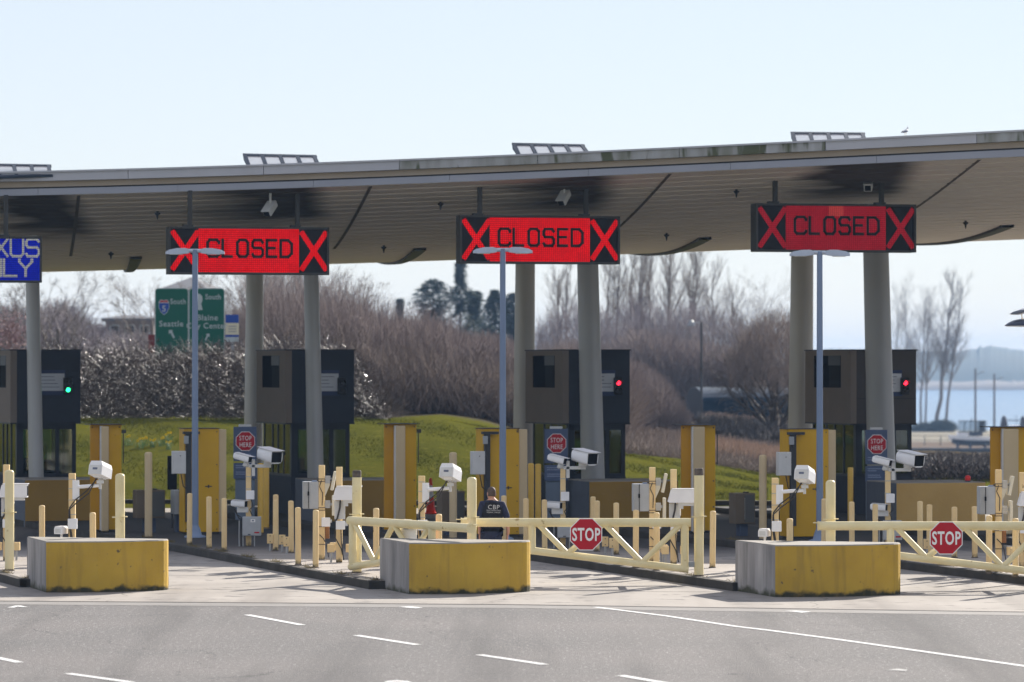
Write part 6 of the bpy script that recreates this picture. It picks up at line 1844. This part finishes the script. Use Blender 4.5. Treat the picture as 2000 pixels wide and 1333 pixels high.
s2 = lambda px: (px-454)/F*DS
for nm, y0, y1, m_ in (('blue_header', 615, 631, 'hwy_blue'), ('cream_panel', 631.5, 654, 'hwy_cream'), ('blue_stripe', 654.5, 658.5, 'hwy_blue'), ('white_panel', 659, 668, 'hwy_white')):
    MB().box(s2(440.5), s2(466), -.02, .02, sz_(y1), sz_(y0)).build(nm, M[m_], t2_)
MB().box(-.05, .05, .021, .1, 1.8, sz_(625)).build('post', M['steel'], t2_)
for y0 in (637, 642, 647):
    MB().box(s2(446), s2(462), -.025, -.021, sz_(y0+2), sz_(y0)).build('print_line', M['hwy_print'], t2_)
M_hp = None
# dull red box beside it
t3_ = thing('red_marker', 'dull dark red board at the lower left corner of the green sign', 'board', at(296, DS, 0).xy.to_3d())
MB().box(-.13, .13, -.02, .02, sz_(690), sz_(654)).build('board', M['brick_red'], t3_); MB().box(-.03, .03, .021, .06, 1.8, sz_(660)).build('post', M['steel'], t3_)

# ---- buildings beyond the hedge
def house(label, px0, px1, D, y_eave, y_ridge, depth, rz, base=None, name='house', m='house', nwin=3):
    K = F/D; w = (px1-px0)/K; z0 = terrain_z(px0, D) if base is None else base
    t = thing(name, label, 'building', at(px0, D, 0).xy.to_3d() + Vector((0, 0, z0)), rz)
    ze, zr_ = zat(y_eave, D)-z0, zat(y_ridge, D)-z0
    MB().box(0, w, 0, depth, 0, ze).build('wall', M[m], t)
    MB().add([(-.3, -.3, ze), (w+.3, -.3, ze), (w+.3, depth+.3, ze), (-.3, depth+.3, ze), (-.3+depth*.2, depth/2, zr_), (w+.3-depth*.2, depth/2, zr_), (-.3, -.3, ze-.2), (w+.3, -.3, ze-.2), (w+.3, depth+.3, ze-.2), (-.3, depth+.3, ze-.2)],
        [(0, 1, 5, 4), (1, 2, 5), (2, 3, 4, 5), (3, 0, 4), (0, 6, 7, 1), (1, 7, 8, 2), (2, 8, 9, 3), (3, 9, 6, 0), (6, 9, 8, 7)]).build('roof', M['house_roof'], t)
    for i in range(nwin):
        x = w*(i+.6)/(nwin+.2)
        f = MB().box(x-.35, x+.35, -.06, -.003, ze-1.5, ze-.5).build('window', M['hwy_white'], t)
        MB().box(x-.29, x+.29, -.068, -.061, ze-1.44, ze-.56).build('pane', M['black'], f)
    return t
house('flat grey-brown house seen low above the bramble hedge, left of the green sign', 206, 300, 300, 622, 614, 8, R(4))
house('small low outbuilding left of the grey-brown house', 180, 204, 310, 640, 633, 5, R(4), nwin=1)
house('large building whose grey roof shows above the green highway sign', 318, 400, 265, 566, 539, 8, R(-4), nwin=4)
# pink blossom shrub
t = thing('blossom_shrub', 'pink blossoming shrub at the left edge above the leftmost booth', 'shrub', at(22, 170, 0).xy.to_3d() + Vector((0, 0, 2)))
MB().tube((0, 0, -.2), (0, 0, 3), .06, .03, 6).build('stem', M['bark'], t)
Vv = []; Fc = []; rnd = random.Random(5)
for i in range(900):
    a = rnd.gauss(0, .30); b = rnd.gauss(0, .3); c = Vector((a, b, 3.4 + rnd.gauss(0, .42))); s = rnd.uniform(.03, .07); u_ = Vector((rnd.gauss(0, 1), rnd.gauss(0, 1), rnd.gauss(0, 1))).normalized(); w_ = u_.orthogonal()
    k = len(Vv); Vv += [c-u_*s, c+w_*s, c+u_*s, c-w_*s]; Fc.append((k, k+1, k+2, k+3))
fast_mesh('blossom', np.array([tuple(v) for v in Vv]), np.array(Fc), M['blossom'], t)

# ---- covered blue shed
D = 252.; K = F/D
t = thing('shed', 'dark blue barrel-roofed shed with pale top, behind the willow', 'shed', at(1372, D, 0).xy.to_3d() + Vector((0, 0, terrain_z(1440, D))), R(14))
w, dp, hh = 190/K, 3.6, 2.35
arc = [(0, 0), (0, hh*.62)] + [(dp/2-dp/2*math.cos(math.pi*k/10), hh*.62+hh*.38*math.sin(math.pi*k/10)) for k in range(1, 10)] + [(dp, hh*.62), (dp, 0)]
mb = MB(); n = len(arc); vs = [(0, y, z) for y, z in arc] + [(w, y, z) for y, z in arc]
for i in range(n-1):
    mb.cm = 1 if 2 <= i <= 8 else 0
    mb.add([vs[i], vs[i+1], vs[i+1+n], vs[i+n]], [(0, 3, 2, 1)])
mb.build('cover', [M['shed_blue'], M['shed_top']], t)
MB().add([(-.02, y, z) for y, z in arc], [tuple(range(n))]).build('end_wall', M['shed_end'], t)
MB().add([(w+.02, y, z) for y, z in arc], [tuple(reversed(range(n)))]).build('end_wall', M['shed_end'], t)
for x in (w*.25, w*.5, w*.75): MB().box(x-.03, x+.03, -.03, -.004, 0, hh*.6).build('cover_rib', M['shed_end'], t)
# far lamp post
t = thing('far_lamp_post', 'thin distant lamp post in front of the blue shed', 'lamp post', at(1370, 248, 0).xy.to_3d() + Vector((0, 0, 0)))
MB().tube((0, 0, 0), (0, 0, zat(630, 248)), .09, .06, 8).build('pole', M['dark'], t)
MB().tube((0, 0, zat(632, 248)), (-.5, 0, zat(630, 248)), .04, n=6).build('arm', M['steel'], t)
MB().lathe([(.22, -.1), (.24, .02), (.10, .22), (.02, .28)], 12, (-.62, 0, zat(634, 248))).build('lamp_head', M['grey_metal'], t)

# ---- marina
def marina_pole(px, ty, label):
    D = 640.; t = thing('utility_pole', label, 'pole', at(px, D, -8), 0, 'wooden poles by the marina')
    H = zat(ty, D)+8
    MB().tube((0, 0, 0), (0, 0, H), .20, .13, 8).build('pole', M['bark'], t)
    MB().tube((0, 0, H-1), (1.1, 0, H-.6), .04, n=6).build('arm', M['dark'], t)
    MB().box(.9, 1.4, -.1, .1, H-.68, H-.52).build('lamp', M['grey_metal'], t)
marina_pole(1905, 720, 'wooden pole behind the cabin boat')
marina_pole(1942, 731, 'wooden pole right of the cabin boat')
def boat():
    D = 590.; K = F/D; t = thing('cabin_boat', 'white cabin cruiser with dark canvas top on the marina lot', 'boat', at(1895, D, -8.0))
    L = 6.1; x0 = -L/2-.15
    # hull with raked bow at the left
    rings = []
    for x, hw, zb_, zt_ in ((0, .05, 1.35, 2.0), (.5, .5, .9, 1.92), (1.4, .95, .6, 1.82), (3, 1.15, .5, 1.7), (5, 1.15, .5, 1.65), (L, 1.05, .55, 1.65)):
        rings.append([Vector((x0+x, -hw, zt_)), Vector((x0+x, -hw*.85, (zb_+zt_)/2)), Vector((x0+x, 0, zb_)), Vector((x0+x, hw*.85, (zb_+zt_)/2)), Vector((x0+x, hw, zt_))])
    MB().rings(rings, smooth=False).build('hull', M['hull'], t)
    MB().rings([[v + Vector((0, 0, -.02)) if i_ else v for i_, v in enumerate([Vector((r_[0].x, r_[0].y*1.02, r_[0].z-.55)), Vector((r_[1].x, r_[1].y*1.04, r_[1].z-.1)), Vector((r_[2].x, 0, r_[2].z-.15)), Vector((r_[3].x, r_[3].y*1.04, r_[3].z-.1)), Vector((r_[4].x, r_[4].y*1.02, r_[4].z-.55))])] for r_ in rings[1:]], smooth=False).build('dark_bottom', M['hull_dark'], t)
    MB().box(x0+1.3, x0+4.9, -.9, .9, 1.8, 2.4, bev=.1).build('cabin', M['hull'], t)
    MB().box(x0+2.9, x0+4.9, -.96, -.905, 1.75, 2.35).build('cabin_door', M['hull_dark'], t)
    MB().box(x0+1.5, x0+5.5, -.95, .95, 3.9, 4.02, bev=.05).build('canvas_top', M['canvas'], t)
    mb = MB()
    for x in (1.55, 2.3, 3.2, 4.3, 5.4):
        for y in (-.9, .9): mb.tube((x0+x+(.0 if x > 2 else -.1), y, 2.3), (x0+x+.1, y, 3.92), .045, n=6)
    mb.box(x0+1.5, x0+5.5, -.93, -.87, 2.32, 2.42)
    mb.build('canvas_frame', M['canvas'], t)
    MB().box(x0+1.6, x0+5.3, -.86, -.84, 2.42, 3.9).build('clear_side', M['boat_glass'], t)
    MB().box(x0+4.4, x0+5.3, -.83, -.80, 2.42, 3.9).build('dark_side', M['canvas'], t)
    for x in (1.2, 3.0, 5.2): MB().box(x0+x, x0+x+.3, -.6, .6, .0, .85).build('cradle_block', M['hull_dark'], t)
    MB().tube((x0+3.4, 0, 4.0), (x0+3.4, 0, 4.35), .12, .05, 8).build('radar', M['hull_dark'], t)
boat()
def small_cover(px, ty, by, wpx, label, D=600.):
    K = F/D; t = thing('covered_boat', label, 'boat', at(px, D, -8.0), 0, 'covered boats behind the right yellow monitor')
    H = zat(ty, D)+8; w = wpx/K/2
    MB().lathe([(w*.7, .6), (w, H*.45), (w*.95, H*.7), (w*.6, H*.93), (w*.05, H)], 14).build('cover', M['canvas_brown'], t)
    MB().lathe([(w*.5, 0), (w*.72, .6)], 10).build('hull', M['hull_dark'], t)
M['canvas_brown'] = mat('tarpaulin', (.07, .06, .065), .8)
small_cover(1961, 812, 860, 16, 'dark upright covered hull just left above the rightmost yellow monitor')
small_cover(1998, 812, 860, 14, 'covered hull at the right edge above the rightmost yellow monitor')
t = thing('moored_boat', 'long low white boat between the two covered hulls', 'boat', at(1985, 640, -8.0))
MB().rings([[Vector((x, -h_, 1.6)), Vector((x, 0, .9)), Vector((x, h_, 1.6))] for x, h_ in ((-2.6, .05), (-1.5, .8), (1.5, .9), (2.6, .8))], smooth=False).build('hull', M['hull'], t)
MB().box(-1, 1.4, -.6, .6, 1.6, 2.6, bev=.1).build('cabin', M['hull'], t)
MB().box(-1.4, 1.8, -.05, .05, 3.3, 3.45).build('boom', M['hull_dark'], t)
MB().tube((.0, 0, 2.4), (0, 0, 4.2), .05, n=6).build('mast', M['hull_dark'], t)
# rail fence along the lot and dark sea wall
t = thing('rail_fence', 'thin dark rail fence along the marina lot, right of the right booth', 'fence', at(1775, 610, -8))
xs_ = [i*2.4 for i in range(8)]
for x in xs_: MB().box(x-.06, x+.06, -.05, .05, 0, 1.5).build('fence_post', M['dark'], t)
for z in (1.42, .75): MB().box(0, xs_[-1], -.03, .03, z, z+.07).build('rail', M['dark'], t)
t = thing('sea_wall', 'low dark retaining wall below the marina lot', 'wall', at(1880, 560, -8))
MB().box(-22, 22, 0, .8, -1, .55, bev=.05).build('wall', M['dark'], t); MB().box(-22.1, 22.1, -.05, .85, .552, .62).build('coping', M['hull_dark'], t)
brush('dark_shrubs', 5000, 1786, 1862, 735, 744, [(1786, 828), (1862, 830)], 'twig_green', (.5, 1.6), (.05, .10), .8, .8)

# ================================================================== HAZE
def haze():
    m = bpy.data.materials.new('haze_air'); m.use_nodes = True; nt = m.node_tree
    nt.nodes.remove(nt.nodes['Principled BSDF'])
    v = nt.nodes.new('ShaderNodeVolumePrincipled')
    v.inputs['Color'].default_value = (.40, .64, 1.0, 1); v.inputs['Density'].default_value = .00019; v.inputs['Anisotropy'].default_value = .0
    nt.links.new(v.outputs[0], nt.nodes['Material Output'].inputs['Volume'])
    o = MB().box(-2600, 2600, -320, 4100, -18, 30).build('haze', m); o['kind'] = 'stuff'
haze()
